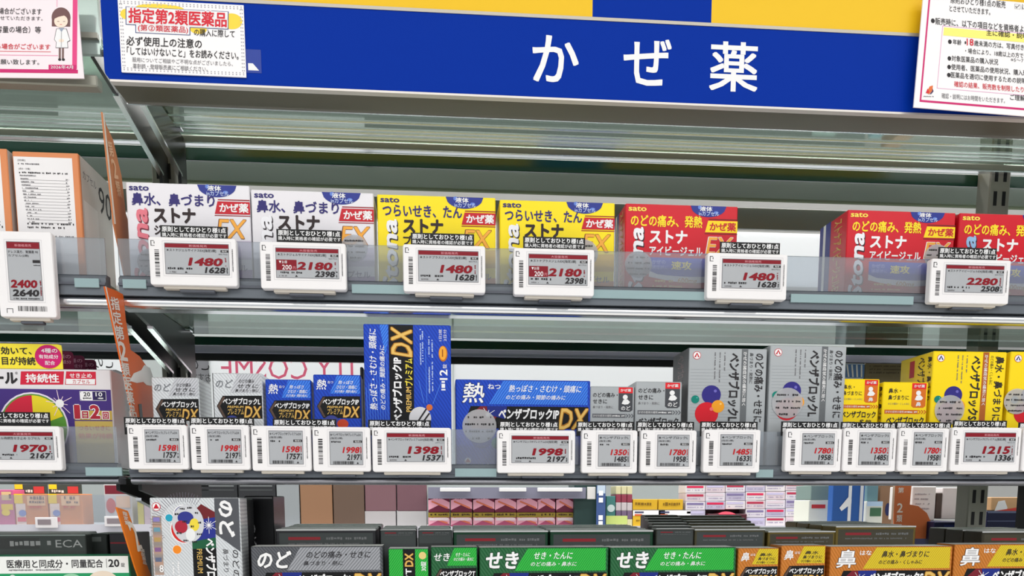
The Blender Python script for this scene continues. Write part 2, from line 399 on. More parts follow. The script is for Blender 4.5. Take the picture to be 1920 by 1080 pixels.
# ================================================================== signs and posters
BLUE = M((0, 48, 156), 0.5, spec=0.06); YEL = M((238, 192, 30), 0.4, spec=.2); OLIVE = M((84, 81, 66), 0.4, 0.1); TRIM = M((205, 200, 196), 0.3, 0.3)
def sign():
    Y = -0.012; zb = zy(180.5, Y); x0, x1 = XL, 0.62
    t = thing('aisle_sign', 'long blue aisle sign with three white characters', 'sign', ((x0 + x1) / 2, Y, zb))
    cx = (x0 + x1) / 2; h = zz(28.5, Y, 960) - zb; r = 0.007
    mb = MB(); L_ = x0 - cx; Rr = x1 - cx
    outl = [(L_ + r * (1 - math.cos(R(a))), r * (1 - math.sin(R(a)))) for a in range(0, 91, 15)] + [(Rr, 0), (Rr, h), (L_, h)]
    n = len(outl); vs = [(x, 0, z) for x, z in outl] + [(x, 0.004, z) for x, z in outl]
    mb.add(vs, [list(range(n)), list(range(n, 2 * n))[::-1]] + [[i, n + i, n + (i + 1) % n, (i + 1) % n] for i in range(n)], BLUE)
    s = 0.0004668; a = Art(mb, 0, 0, s, (-cx, 0, 0))
    def put(ch, q0, q1):                                   # character fitted between two photo corners
        p0, p1 = W(*q0, Y), W(*q1, Y)
        a.text(ch, p0.x / s, -(p0.z - zb) / s, p1.x / s, -(p1.z - zb) / s, WHITE, w=0.02)
    put('か', (998, 64), (1085, 157)); put('ぜ', (1169, 70), (1258, 163.5)); put('薬', (1331, 76), (1420, 174.5))
    mb.build('face_panel', t)
    mb = MB(); mb.box(L_ + .004, -0.0008, -0.0016, Rr, 0.006, 0, TRIM); mb.box(L_ + .004, 0.006, -0.0012, Rr, 0.036, 0.003, OLIVE)
    mb.box(L_ + .004, 0.036, -0.0022, Rr, 0.038, 0.003, CHROME); mb.build('bottom_trim', t)
    pz = W(470, 90, Y); qz = W(484, 126, Y)
    mb = MB(); a = Art(mb, 0, 0, s, (-cx, 0, 0)); u0, v0 = (W(455, 92, Y).x) / s, -(W(455, 92, Y).z - zb) / s
    a.rect(u0, v0, u0 + 30, v0 + 37, M((8, 50, 150), 0.3), 2); a.rawpoly([(u0 + 8, v0 + 22), (u0 + 16, v0 + 22), (u0 + 26, v0 + 33), (u0 + 8, v0 + 33)], WHITE, 3)
    mb.build('logo_patch', t)
sign()
def upper_sign():
    Y = -0.012; zb = zz(24.5, Y, 960); x0, x1 = XL + 0.005, 0.62
    t = thing('brand_panel', 'yellow panel with a blue middle field above the blue aisle sign', 'sign', ((x0 + x1) / 2, Y, zb)); cx = (x0 + x1) / 2
    bx0, bx1 = W(1111, 20, Y).x - cx, W(1334, 25, Y).x - cx
    mb = MB(); mb.box(x0 - cx, 0, 0, bx0, .004, .14, YEL); mb.box(bx1, 0, 0, x1 - cx, .004, .14, YEL); mb.build('yellow_field', t)
    mb = MB(); mb.box(bx0, 0, 0, bx1, .004, .14, BLUE); mb.build('blue_field', t)
    mb = MB(); mb.box(x0 - cx, -0.0006, -0.0026, x1 - cx, .004, -0.0001, M((176, 170, 158), 0.35, 0.3)); mb.build('joint_strip', t)
upper_sign()

MAG = M((205, 28, 110), 0.45); RED = M((214, 24, 48), 0.4); GREYT = M((110, 108, 112), 0.5)
def paper_on(name, label, cat, tl, tr, bl, Y, art, m=None, turn=0.0):
    """a sheet hanging at depth Y, its art in photo pixels measured from tl; slope from tr; turn tips it clockwise"""
    p = W(*tl, Y); q = W(*tr, Y); r_ = W(*bl, Y); s = (q.x - p.x) / (tr[0] - tl[0])
    mb = MB(); w_ = q.x - p.x; h = math.hypot(p.z - r_.z, p.x - r_.x)
    mb.box(0, 0, 0, w_, 0.0012, h, m or M((246, 244, 246), 0.4))
    a = Art(mb, tl[0], tl[1], s, (0, 0, h), kv=h / (bl[1] - tl[1]), slope=(tr[1] - tl[1]) / (tr[0] - tl[0])); a.lean = (bl[0] - tl[0]) / (bl[1] - tl[1]); art(a)
    return tag(mb.build(name, None, (r_.x, Y, r_.z), (0, turn, 0)), label, cat)
def left_notice(a):
    DOT = M((170, 168, 176), 0.5)
    for k in range(34):
        for yy in (1, 4.5, 126, 129.5): a.rrect(225 + k * 6.85, yy, 227.4 + k * 6.85, yy + 2, DOT, 1)
    for k in range(18):
        for xx in (223.5, 227, 449.5, 453): a.rrect(xx, 6 + k * 6.8, xx + 2, 8.4 + k * 6.8, DOT, 1)
    a.lean = .05
    yl = M((250, 214, 60)); a.ell(300, 14, 45, 8, yl, 1); a.ell(435, 36, 20, 15, yl, 1); a.ell(238, 26, 12, 10, yl, 1); a.ell(372, 52, 16, 9, yl, 1)
    nav = M((30, 60, 130))
    a.text('指定第2類医薬品', 241, 14, 426, 43, RED, w=0.035, L=5, edge=(WHITE, 2, 0.05)); 
    a.rect(236, 12, 429, 46, nav, 2); a.rect(237.5, 13, 427.5, 45, WHITE, 3)
    a.rect(254, 44, 357, 61, nav, 2); a.rect(255.5, 43, 355.5, 60, WHITE, 3)
    a.text('(第②類医薬品)', 259, 45, 353, 59, RED, w=0.015, L=5)
    a.text('の購入に際して', 364, 51, 441, 65, INK, w=0.012)
    a.text('必ず使用上の注意の', 237, 67, 379, 85, INK, w=0.02)
    a.text('「してはいけないこと」をお読みください。', 238, 87, 449, 103, INK, w=0.018)
    a.text('服用についてご相談やご不明な点がございましたら、', 248, 107, 438, 116, GREYT); a.text('薬剤師・登録販売者にご相談ください。', 249, 119, 390, 128, GREYT)
paper_on('notice_sheet', 'white notice taped to the left end of the blue sign, red headline on yellow', 'notice', (221, -2), (457, 5), (228, 135), -0.0135, left_notice)
def right_poster(a):
    a.rrect(1746.5, -20, 1749.6, 190, MAG, 1); a.rrect(1746.5, 186, 2040, 190, MAG, 1)
    PK = M((226, 160, 200))
    [a.rrect(*v, PK, 1) for v in ((1776.5, 44, 2040, 45), (1776.5, 44, 1777.5, 162), (1776.5, 161, 2040, 162))]; a.rrect(1779.5, 47, 2040, 62, M((253, 240, 120)), 1)
    a.text('原則おひとり様1点の販売', 1786, -8, 1889, 5, INK, w=0.005); a.text('とさせていただきます。', 1784, 9, 1860, 20, INK, w=0.005)
    a.text('☑', 1906, 3, 1917, 12, GREYT); a.text('は', 1920, 3, 1930, 13, INK)
    a.ell(1752.5, 38, 3.6, 4.2, INK, 2); a.text('販売時に、以下の項目などを資格者より', 1757, 32, 1932, 45, INK, w=0.008)
    a.text('主に確認・説明させて', 1852, 52, 1965, 63, INK, w=0.012)
    for y in (76, 107, 123, 138): a.ell(1783.5 - (y - 76) * 0.05, y, 3.4, 4, INK, 2)
    a.text('年齢', 1789, 71, 1805, 81, INK, w=0.008); a.text('・', 1811, 74, 1814, 80, INK); a.text('18', 1815, 69, 1828, 82, RED, w=0.02); a.text('歳未満の方は、写真付き身分証', 1829, 72, 1950, 83, INK, w=0.006)
    a.text('・場合により、18歳以上の方で', 1812, 87, 1922, 97, INK, w=0.004)
    a.text('対象医薬品の購入状況', 1786, 101, 1874, 112, INK, w=0.006); a.text('※5〜7', 1898, 104, 1922, 110, GREYT)
    a.text('使用者、医薬品の使用状況、購入理由', 1785, 117, 1938, 128, INK, w=0.006)
    a.text('医薬品を適切に使用するための説明', 1784, 132, 1926, 143, INK, w=0.006)
    a.text('確認の結果、販売数を制限したり', 1790, 149, 1922, 160, RED, w=0.008)
    a.poly([(1737, 172), (1744, 160), (1750, 158), (1749, 168), (1742, 175)], M((226, 110, 50)), 2); a.poly([(1743, 175), (1748, 169), (1749, 164), (1751, 169), (1747, 174)], M((60, 40, 90)), 3); a.poly([(1736, 173), (1740, 164), (1743, 172)], RED, 3)
    a.scrawl(1732, 178, 1752, 180, GREYT)
    a.text('確認・説明にはお時間をいただきます。', 1766, 172, 1886, 182, GREYT); a.text('ご理解ください', 1896, 172, 1965, 183, INK, w=0.008)
paper_on('wall_poster', 'white poster with magenta border hanging over the right end of the blue sign', 'poster', (1736.5, -12), (2010, 5.8), (1713, 201), -0.022, right_poster, turn=.034)
def left_poster(a):
    a.lean = .1; a.x0 -= 8
    a.rect(-90, 128, 146, 135, MAG, 1); a.rect(135, -20, 144, 128, M((226, 60, 130)), 1); a.rect(90, 120, 143, 130, MAG, 2); a.rect(104, -20, 106, 10, M((240, 190, 210)), 1)
    a.text('2026年4月', 94, 121, 137, 128, WHITE, w=0.01, L=4)
    a.text('る場合がございます', -14, 13, 76, 25, INK, w=0.006); a.text('お断りさせていただきます。', -40, 28, 78, 36, INK)
    a.text('大容量の場合）等', -22, 47, 75, 60, INK, w=0.006); a.text('る場合がございます', -10, 80, 93, 91, RED, w=0.012)
    a.rect(-80, 94, 94, 95, RED, 1); a.rect(-80, 101, 108, 102, M((236, 130, 170)), 1); a.text('お願い致します。', -12, 110, 72, 120, INK, w=0.004)
    # small drawn pharmacist
    HAIR = M((110, 74, 74)); SKIN = M((250, 226, 208)); LN = M((90, 84, 90))
    a.ell(113, 30, 18, 19, HAIR, 1); a.rect(95.5, 30, 130.5, 47, HAIR, 1); a.ell(113, 37, 13, 12, SKIN, 2); a.poly([(100, 33), (104, 20), (124, 20), (127, 33), (120, 26), (108, 29)], HAIR, 3)
    a.rect(106, 37.2, 110, 38, LN, 3); a.rect(117, 37.2, 121, 38, LN, 3); a.rect(111, 43, 115, 43.8, RED, 3)
    a.poly([(104, 51), (124, 51), (131, 74), (126, 77), (127, 88), (103, 88), (104, 77), (100, 72)], LN, 1); a.poly([(105, 52), (123, 52), (130, 73), (125, 76), (126, 87), (104, 87), (105, 77), (101, 72)], WHITE, 2)
    a.poly([(109, 50), (119, 50), (114, 58)], M((150, 160, 180)), 3); a.ell(114, 74, 5, 3, SKIN, 3); a.line(114, 58, 114, 86, 0.7, LN, 3)
    a.rect(109, 88, 113, 108, M((120, 92, 90)), 1); a.rect(115, 88, 119, 108, M((120, 92, 90)), 1); a.ell(111, 110, 3, 2.4, INK, 2); a.ell(118, 110, 3, 2.4, INK, 2)
paper_on('wall_poster', 'white poster with magenta border and a drawn pharmacist at upper left', 'poster', (-127, -24), (149, -22.5), (-115, 144), -0.02, left_poster, m=M((244, 232, 238), 0.4), turn=-.03)
t = thing('header_rail', 'plain steel rail behind the poster at upper left', 'rail', ((XL2 + XL) / 2, 0, zz(172, 0, 100)))
mb = MB(); hw = (XL - 0.012 - XL2) / 2; mb.box(-hw, -0.012, 0, hw, 0.0, zz(148, 0, 100) - zz(170, 0, 100), STEEL, 0.001); mb.build('rail', t)
mb = MB(); mb.box(-hw, -0.002, 0.028, hw, 0.002, 0.16, M((168, 184, 178), 0.15, 0.3, noise=0.08, nscale=5)); mb.box(-hw, -0.006, 0.038, hw, -0.002, 0.042, STEEL); mb.build('glass_header', t)
# ================================================================== medicine boxes
NAVY = M((44, 36, 112), 0.35); SRED = M((196, 18, 40), 0.3); GOLD = M((226, 160, 66), 0.25, 0.35, 'gold_print'); PALEGOLD = M((240, 200, 120), 0.25, 0.3)
SEAL = clear('seal_plastic', gloss=0.08, haze=0.48, hazecol=(226, 226, 230))
def product(label, group, x0, y0, x1, Y, zb, depth, body, art, ref, slope=0.0, cat='medicine box', seal=None, side=None, name='medicine_box', rz=0.0, tilt=0.0, top=None, h=None):
    p = W(x0, y0, Y); q = W(x1, y0, Y); wd = q.x - p.x
    if h is None: h = p.z - zb
    mb = MB(); mb.box(-wd / 2, -depth / 2, 0, wd / 2, depth / 2, h, body, 0.0007)
    s = wd / ref[2]; kv = (p.z - W(x0, y0 + 60, Y).z) / 60 * (x1 - x0) / ref[2]
    a = Art(mb, ref[0], ref[1], s, (-wd / 2, -depth / 2, h), slope=slope, kv=kv); a.hpx = h / kv
    if art: art(a)
    if side: side(Art(mb, 0, 0, s, (-wd / 2, depth / 2, h), U=(0, -1, 0), N=(-1, 0, 0)), depth / s, h / s)
    if top: top(Art(mb, 0, 0, s, (-wd / 2, depth / 2, h), U=(1, 0, 0), V=(0, -1, 0), N=(0, 0, 1)), wd / s, depth / s)
    o = mb.build(name, None, ((p.x + q.x) / 2, Y + depth / 2, zb), (tilt, 0, rz)); tag(o, label, cat, group)
    if seal:
        cx, cy, r = seal; m2 = MB(); b = Art(m2, ref[0], ref[1], s, (-wd / 2, -depth / 2 - 0.0006, h), slope=slope, kv=kv)
        b.ell(cx, cy, r, r, SEAL, 0)
        for k in range(4):
            yy = cy - r * 0.6 + k * r * 0.42; ww = math.sqrt(max(r * r - (yy - cy) ** 2, 0)) * 0.85
            b.scrawl(cx - ww, yy, cx + ww, yy + r * 0.14, INK, dens=0.75)
        m2.build('seal_sticker', o)
    return o

# ---- upper row: cold-remedy boxes, art read off at box 235..467 / 1173..1384
def stona(kind):
    white, yellow, red = kind[0] == 'w', kind[0] == 'y', kind[0] == 'r'
    txt = PALEY if red else NAVY
    def art(a):
        X = lambda u: u; h = a.hpx
        bodyc = {'w': M((232, 230, 236), 0.3), 'y': M((252, 226, 16), 0.3), 'r': M((206, 16, 38), 0.28)}[kind[0]]
        a.text('sato', 6, 6, 43, 15.5, M((250, 226, 90)) if red else NAVY, w=0.03)
        head = 'のどの痛み、発熱' if red else ('鼻水、鼻づまり' if white else 'つらいせき、たん')
        if red: a.text(head, 11, 22, 158, 47, M((250, 222, 40)), w=0.03)
        else: a.text(head, 10, 19, 165, 43, NAVY, w=0.03)
        # half round badge on the top edge
        a.rawpoly([(170 - 37 + 74 * i / 20, 0.8 + 24 * math.sqrt(max(0, 1 - (2 * i / 20 - 1) ** 2)) * 0.95) for i in range(21)], M((30, 46, 140), 0.25), 2)
        a.text('液体', 152, 2, 178, 12, WHITE, w=0.03, L=4); a.text('inカプセル', 150, 12, 192, 21, M((190, 205, 240)), w=0.02, L=4)
        a.ell(152, 4, 4, 4, M((96, 130, 214)), 3); a.ell(186, 14, 5, 3, M((96, 130, 214)), 3)
        # slanted banner with its rule lines
        bc = M((250, 216, 24), 0.3) if red else SRED
        a.rawpoly([(171, 27), (231, 27), (231, 29), (170.5, 29)], M((150, 16, 30)) if not red else M((110, 20, 20)), 2)
        a.rawpoly([(170, 31), (231, 31), (231, 55), (164, 55)], bc, 2); a.rawpoly([(164, 57), (231, 57), (231, 58.6), (163.5, 58.6)], M((150, 16, 30)) if not red else M((110, 20, 20)), 2)
        a.text('かぜ薬', 173, 34, 228, 52, SRED if red else WHITE, w=0.035)
        # maker's wordmark climbing the left edge
        if kind == 'w': c, e = M((226, 120, 136)), M((120, 40, 60))
        elif kind in ('r2',): c, e = M((150, 190, 230)), M((20, 20, 30))
        else: c, e = M((240, 240, 246)), M((40, 30, 40))
        a.text('Stona', 9, 47, 40, 192, e, w=0.05, rot=-90, shear=0.2, L=2); a.text('Stona', 7.5, 45.5, 38, 190, c, w=0.035, rot=-90, shear=0.2, L=3)
        if kind == 'w': a.text('Stona', 7.5, 45.5, 22, 190, M((238, 150, 120)), w=0.0, rot=-90, shear=0.2, L=4) if False else None
        kc = WHITE if red else M((38, 20, 24))
        if red:
            a.text('ストナ', 50, 53, 128, 81, kc, w=0.05); a.text('アイビージェル', 50, 86, 160, 106, kc, w=0.035)
        else:
            a.text('ストナ', 49, 46, 128, 75, kc, w=0.06); a.text('ジェルサイナス' if white else 'プラスジェル', 49, 79, 160, 98, kc, w=0.04)
        a.text('EX', 168, 64, 222, 102, M((120, 60, 20)) if not red else WHITE, w=0.03, shear=0.15, L=3); a.text('EX', 169.5, 65, 221, 101, GOLD, w=0.015, shear=0.15, L=4)
        if red:
            bl = M((52, 74, 190), 0.3); pts = [(50, 110), (231, 110), (231, 142)] + [(231 - 181 * i / 10, 142 + 7 * math.sin(i / 10 * 3.0)) for i in range(1, 10)] + [(50, 138)]
            a.rawpoly([(50, 136), (231, 140), (231, 150)] + [(231 - 181 * i / 10, 150 + 12 * math.sin(i / 10 * 3.1)) for i in range(1, 11)], WHITE, 1)
            a.rawpoly(pts, bl, 2); a.text('速攻', 96, 117, 138, 135, M((244, 226, 110)), w=0.03); a.text('かぜの', 56, 115, 84, 124, M((170, 180, 230)), w=0.01); a.text('諸症状に', 56, 126, 90, 134, M((170, 180, 230)))
            a.text('600mg', 110, 152, 150, 166, GOLD, w=0.01); a.scrawl(58, 156, 100, 162, PALEGOLD); a.scrawl(58, 168, 120, 172, PALEGOLD)
        else:
            lc = M((206, 196, 216)) if white else M((226, 180, 30)); a.rawpoly([(50, 112), (231, 104), (231, 140), (50, 146)], lc, 1)
            a.text('つらい鼻の症状に' if white else 'のどのつらさに', 56, 120, 150, 134, NAVY, w=0.02); a.text('18カプセル', 150, 150, 222, 164, NAVY, w=0.02)
            a.rawpoly([(46, 168), (231, 160), (231, h), (46, h)], M((150, 120, 180)) if white else M((214, 120, 30)), 1)
    return art
PALEY = M((250, 226, 90))
def stona_side(a, w, h):
    a.rect(w * 0.02, 0, w * 0.42, h, M((40, 50, 140), 0.3), 1); a.rect(w * 0.15, 0, w * 0.24, h, WHITE, 2)
    a.text('ストナアイビージェルEX', w * 0.55, 8, w * 0.85, h * 0.9, M((224, 190, 90)), rot=90, w=0.02, L=3)
WB = M((232, 230, 236), 0.3); YB_ = M((252, 226, 16), 0.3); RB = M((206, 16, 38), 0.26)
refS = (0, 0, 231)
G1 = 'cold remedy boxes of the upper row'
DEP = 0.045; Y1 = 0.006
product('white cold remedy box with pink wordmark, leftmost of the upper row', G1, 235, 341, 467, Y1, Z1, DEP, WB, stona('w'), refS, seal=(40, 150, 26))
product('white cold remedy box with grey wordmark, between the other white box and a yellow one', G1, 470, 355, 700, Y1, Z1, DEP, WB, stona('w2'), refS, seal=(192, 106, 26))
product('yellow cold remedy box directly right of the two white boxes', G1, 707, 364, 929, Y1, Z1, DEP, YB_, stona('y'), refS)
product('yellow cold remedy box directly left of the lone red box', G1, 937, 374, 1153, Y1, Z1, DEP, YB_, stona('y'), refS, seal=(170, 104, 28))
product('red cold remedy box standing alone between yellow boxes and the shelf gap', G1, 1173, 381, 1384, Y1, Z1, DEP, RB, stona('r'), refS, seal=(28, 126, 28), side=stona_side)
product('red cold remedy box at the right end showing its striped left side', G1, 1590, 393, 1793, Y1, Z1, DEP + .01, RB, stona('r'), refS, seal=(195, 96, 27), side=stona_side)
product('red cold remedy box cut by the right edge, pale blue wordmark', G1, 1800, 399, 2003, Y1, Z1, DEP, RB, stona('r2'), refS)

# ---- premium line: small cartons (width 100 units)
FSIL = foil((222, 226, 230), 0.24, 150, 0.14, 0.4, 'silver_foil', 0.7); FSIL2 = foil((160, 162, 168), 0.26, 150, 0.3, 0.5, 'dark_silver_foil', -0.7)
FBLU = foil((14, 58, 178), 0.28, 130, 0.12, 0.2, 'blue_foil', 0.6, (22, 74, 200)); FBLUL = foil((34, 98, 220), 0.28, 170, 0.2, 0.25, 'light_blue_foil', -0.6, (70, 140, 246))
FGRN = foil((10, 92, 46), 0.28, 130, 0.15, 0.2, 'dark_green_foil', 0.6); FGRNL = foil((28, 166, 56), 0.24, 190, 0.14, 0.25, 'bright_green_foil', -0.6, (60, 200, 76))
FORG = foil((196, 116, 26), 0.28, 130, 0.12, 0.2, 'orange_foil', 0.6); FYEL = foil((214, 184, 24), 0.24, 190, 0.12, 0.25, 'yellow_foil', -0.6, (236, 210, 50))
FSILP = foil((198, 200, 206), .26, 170, .2, .4, 'silver_panel', -.7); FDKS = foil((92, 94, 100), .26, 150, .2, .5, 'grey_foil', .7)
KIT = {'L': (FSIL, FSILP, M((120, 124, 130)), INK, 'のど', '', ('のどの痛み', 'せきに', '鼻づまり・熱に')), 'P': (FBLU, FBLUL, WHITE, WHITE, '熱', 'ねつ', ('熱っぽさ', 'さむけ・頭痛に', 'のどの痛み・関節の痛みに')),
       'T': (FGRN, FGRNL, WHITE, WHITE, 'せき', '', ('せき・たんに', 'のどの痛み・鼻水に', '')), 'S': (FORG, FYEL, WHITE, INK, '鼻', 'はな', ('鼻水', '鼻づまりに', 'のどの痛み・くしゃみに'))}
NAMEK = {'L': 'ベンザブロックL', 'P': 'ベンザブロックIP', 'T': 'ベンザブロックT', 'S': 'ベンザブロックS'}
DXA = M((178, 120, 40), 0.25, 0.4); DXB = M((244, 200, 110), 0.22, 0.35); BAND = M((16, 16, 18), 0.25)
def small_dx(k):
    b, l, kc, tc, kan, fur, lines = KIT[k]
    def art(a):
        a.rawpoly([(50, 2), (98, 2), (98, 40), (34, 40)], l, 1)
        if len(kan) == 1: a.text(kan, 7, 10, 28, 32, kc, w=0.015, shear=0.15); a.text(fur, 30, 13, 42, 19, kc, w=0.01, shear=0.2)
        else: a.text(kan, 6, 13, 40, 30, kc, w=0.02, shear=0.15)
        n = [t for t in lines if t]; rows = [(12, 20), (22, 30), (32, 38)]
        for i, t in enumerate(n): a.text(t, 53 - i * 4, rows[i][0], 92 if i else 84, rows[i][1], tc, w=0.01, shear=0.2)
        a.rawpoly([(6, 67), (19, 46), (98, 45), (98, 92), (19, 92)], BAND, 1)
        a.rawpoly([(7.5, 67), (19.5, 48), (24, 48), (13, 67), (24, 90), (19.5, 90)], M((90, 70, 60), 0.3), 2)
        a.text(NAMEK[k], 19, 50, 95, 64, WHITE, w=0.04, shear=0.1)
        a.text('PREMIUM', 28, 66, 60, 71, DXB, w=0.02, shear=0.2); a.text('プレミアム', 28, 72, 61, 84, DXB, w=0.02, shear=0.15)
        a.text('DX', 62, 66, 96, 91, DXA, w=0.05, shear=0.15, L=3); a.text('DX', 63, 67, 95, 90, DXB, w=0.01, shear=0.15, L=4)
        a.ell(36, 100, 16, 14, M((60, 70, 150), 0.25), 1); a.ell(60, 104, 12, 10, M((200, 70, 40), 0.25), 1)
    return art
def wide_dx(k):
    b, l, kc, tc, kan, fur, lines = KIT[k]
    if k == 'L': b, l, kc = FDKS, FSIL2, WHITE
    two = {'P': ('熱っぽさ・さむけ・頭痛に', 'のどの痛み・関節の痛みに'), 'T': ('せき・たんに', 'のどの痛み・鼻水に'), 'L': ('のどの痛み・せきに', '鼻づまり・熱に'), 'S': ('鼻水・鼻づまりに', 'のどの痛み・くしゃみに')}[k]
    wl = {'P': (228, 206), 'T': (174, 190), 'L': (222, 176), 'S': (196, 190)}[k]
    def art(a):
        x0 = 88 if k == 'P' else 94
        a.rawpoly([(x0, 2), (248, 2), (248, 46), (x0 - 26, 46)], l, 1)
        if len(kan) == 1: a.text(kan, 14, 6, 54, 44, kc, w=0.018, shear=0.12, edge=(M((20, 20, 40)), 1.0, 0.012)); a.text(fur, 60, 8, 84, 18, kc, w=0.02)
        else: a.text(kan, 12, 8, 76, 42, kc, w=0.04, shear=0.12, edge=(M((20, 30, 30)), 1.2, 0.02))
        a.text(two[0], x0 + 12, 9, wl[0] + 8, 23, tc, w=0.015, shear=0.2); a.text(two[1], x0 + 6, 28, wl[1], 37, tc, w=0.01, shear=0.2)
        a.rawpoly([(28, 50), (250, 50), (250, 92), (28, 92), (20, 71)], BAND, 1)
        a.rawpoly([(22, 72), (46, 50), (90, 52), (60, 92), (30, 92)], M((120, 30, 44), 0.25), 2); a.rawpoly([(58, 50), (96, 50), (92, 74), (60, 66)], M((30, 44, 130), 0.25), 3)
        for i in range(8):
            an = i * math.pi / 4 + 0.2; r = 15 if i % 2 else 9
            a.line(60, 66, 60 + r * math.cos(an), 66 + r * math.sin(an), 0.9, WHITE, 4)
        a.ell(60, 66, 4, 4, WHITE, 4.6)
        a.text(NAMEK[k], 80, 53, 194, 75, WHITE, w=0.05, shear=0.08, L=5)
        a.text('DX', 194, 52, 249, 94, DXA, w=0.06, shear=0.15, L=5); a.text('DX', 195.5, 53, 247.5, 93, DXB, w=0.015, shear=0.15, L=6)
        a.text('PREMIUM プレミアム', 96, 78, 188, 88, DXB, w=0.02, shear=0.15, L=5)
        a.ell(22, 154, 6, 6, WHITE, 2); a.rawpoly([(22, 149), (27, 157), (17, 157)], SRED, 3); a.scrawl(40, 160, 90, 166, WHITE)
        a.ell(80, 120, 14, 12, M((20, 120, 110), 0.25), 2); a.ell(48, 112, 20, 18, M((40, 60, 150), 0.25), 2)
    return art
R100 = (0, 0, 100); R253 = (0, 0, 253)
def dark_side(a, w, h):
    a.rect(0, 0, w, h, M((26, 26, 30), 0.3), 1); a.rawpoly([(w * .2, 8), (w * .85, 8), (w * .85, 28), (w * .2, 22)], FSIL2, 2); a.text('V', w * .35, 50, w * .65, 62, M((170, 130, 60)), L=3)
G2 = 'medicine boxes of the middle row'; Y2 = 0.008
product('small silver foil box right of the orange divider, leftmost of the middle row', G2, 283, 707, 372, Y2, Z2, .04, FSIL, small_dx('L'), R100)
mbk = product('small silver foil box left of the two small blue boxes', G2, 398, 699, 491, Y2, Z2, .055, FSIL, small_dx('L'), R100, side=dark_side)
product('small blue foil box beside the silver ones, the lower of two', G2, 497, 711, 583, Y2, Z2, .04, FBLU, small_dx('P'), R100)
product('small blue foil box directly left of the tall blue box', G2, 587, 702, 676, Y2 - .002, Z2, .04, FBLU, small_dx('P'), R100)
def tall_ip(a):
    # units: width 164
    a.rawpoly([(1, 1), (46, 1), (46, a.hpx), (1, a.hpx)], FBLU, 1); a.rawpoly([(30, 1), (46, 1), (46, 30), (40, 60)], FBLUL, 2)
    a.rawpoly([(93, 1), (163, 1), (163, a.hpx), (93, a.hpx)], FBLU, 1)
    ray = M((84, 140, 240), 0.3)
    for i in range(15):
        an = R(-168 + i * 11); x, y = 118, 178
        r0, r1 = 30, 74 + 60 * ((i * 7) % 3)
        x1, y1 = x + r1 * math.cos(an), y + r1 * math.sin(an)
        if 95 < x1 < 162 and y1 > 2: a.line(x + r0 * math.cos(an), y + r0 * math.sin(an), x1, y1, 0.8, ray, 2)
    for i in range(9): a.line(8 + i * 4.5, a.hpx - 6, 3 + i * 5, 120 - i * 8, 0.7, ray, 2)
    a.text('熱っぽさ・さむけ・頭痛に', 9, 9, 24, 162, WHITE, w=0.02, rot=-90, shear=0.12); a.text('のどの痛み・関節の痛みに', 29, 40, 39, 162, WHITE, w=0.015, rot=-90, shear=0.12)
    a.rect(47, 1, 93, a.hpx, BAND, 1)
    a.text('ベンザブロックIP', 52, 62, 71, 186, WHITE, w=0.05, rot=-90); a.text('プレミアム', 76, 64, 91, 116, M((244, 222, 70)), w=0.03, rot=-90); a.text('PREMIUM', 78, 118, 88, 166, DXB, w=0.02, rot=-90)
    a.text('DX', 50, 6, 92, 60, DXA, w=0.06, rot=-90, shear=0.15); a.text('DX', 51.5, 7, 90.5, 59, DXB, w=0.015, rot=-90, shear=0.15, L=4)
    for x, y0, y1 in ((105, 8, 76), (109, 12, 70), (121, 22, 60), (127, 28, 62), (121, 74, 130), (127, 70, 126)): a.scrawl(x, y0, x + 3, y1, M((180, 200, 240)), rot=1)
    a.text('1日2錠', 141, 8, 147, 30, WHITE, rot=-90); a.text('2日分', 150, 8, 156, 30, WHITE, rot=-90)
    a.ell(149, 54, 8.5, 15, M((190, 110, 20)), 3); a.ell(148.5, 53, 7, 13, M((240, 164, 50)), 4); a.rect(147, 46, 149, 60, M((150, 80, 10)), 5)
    a.text('12', 142, 84, 157, 104, WHITE, w=0.03, rot=-90); a.text('錠', 148, 74, 156, 82, WHITE, rot=-90); a.scrawl(145, 106, 154, 124, WHITE, rot=1)
    a.ell(104, 178, 21, 22, M((214, 214, 220)), 3); a.ell(122, 157, 6, 6, M((214, 110, 50)), 4)
    a.line(96, 190, 116, 160, 3, INK, 5); a.line(102, 196, 122, 168, 3, INK, 5)
product('tall blue foil box standing on end, tallest of the middle row', G2, 681, 607, 845, Y2 - .004, Z2, .05, FBLU, tall_ip, (0, 0, 164))
product('wide blue foil box with large white character, right of the tall blue box', G2, 854, 711, 1107, Y2, Z2, .05, FBLU, wide_dx('P'), R253, slope=0.0, seal=(44, 88, 32))
# black tray end showing between the small and tall blue boxes
o = MB(); pA = W(675, 688, .03); pB = W(683, 800, .03); o.box(0, 0, 0, pB.x - pA.x, .06, pA.z - Z2, BLACK, .0006)
tag(o.build('shelf_divider', None, (pA.x, .03, Z2)), 'black upright divider between the small and the tall blue boxes', 'divider')

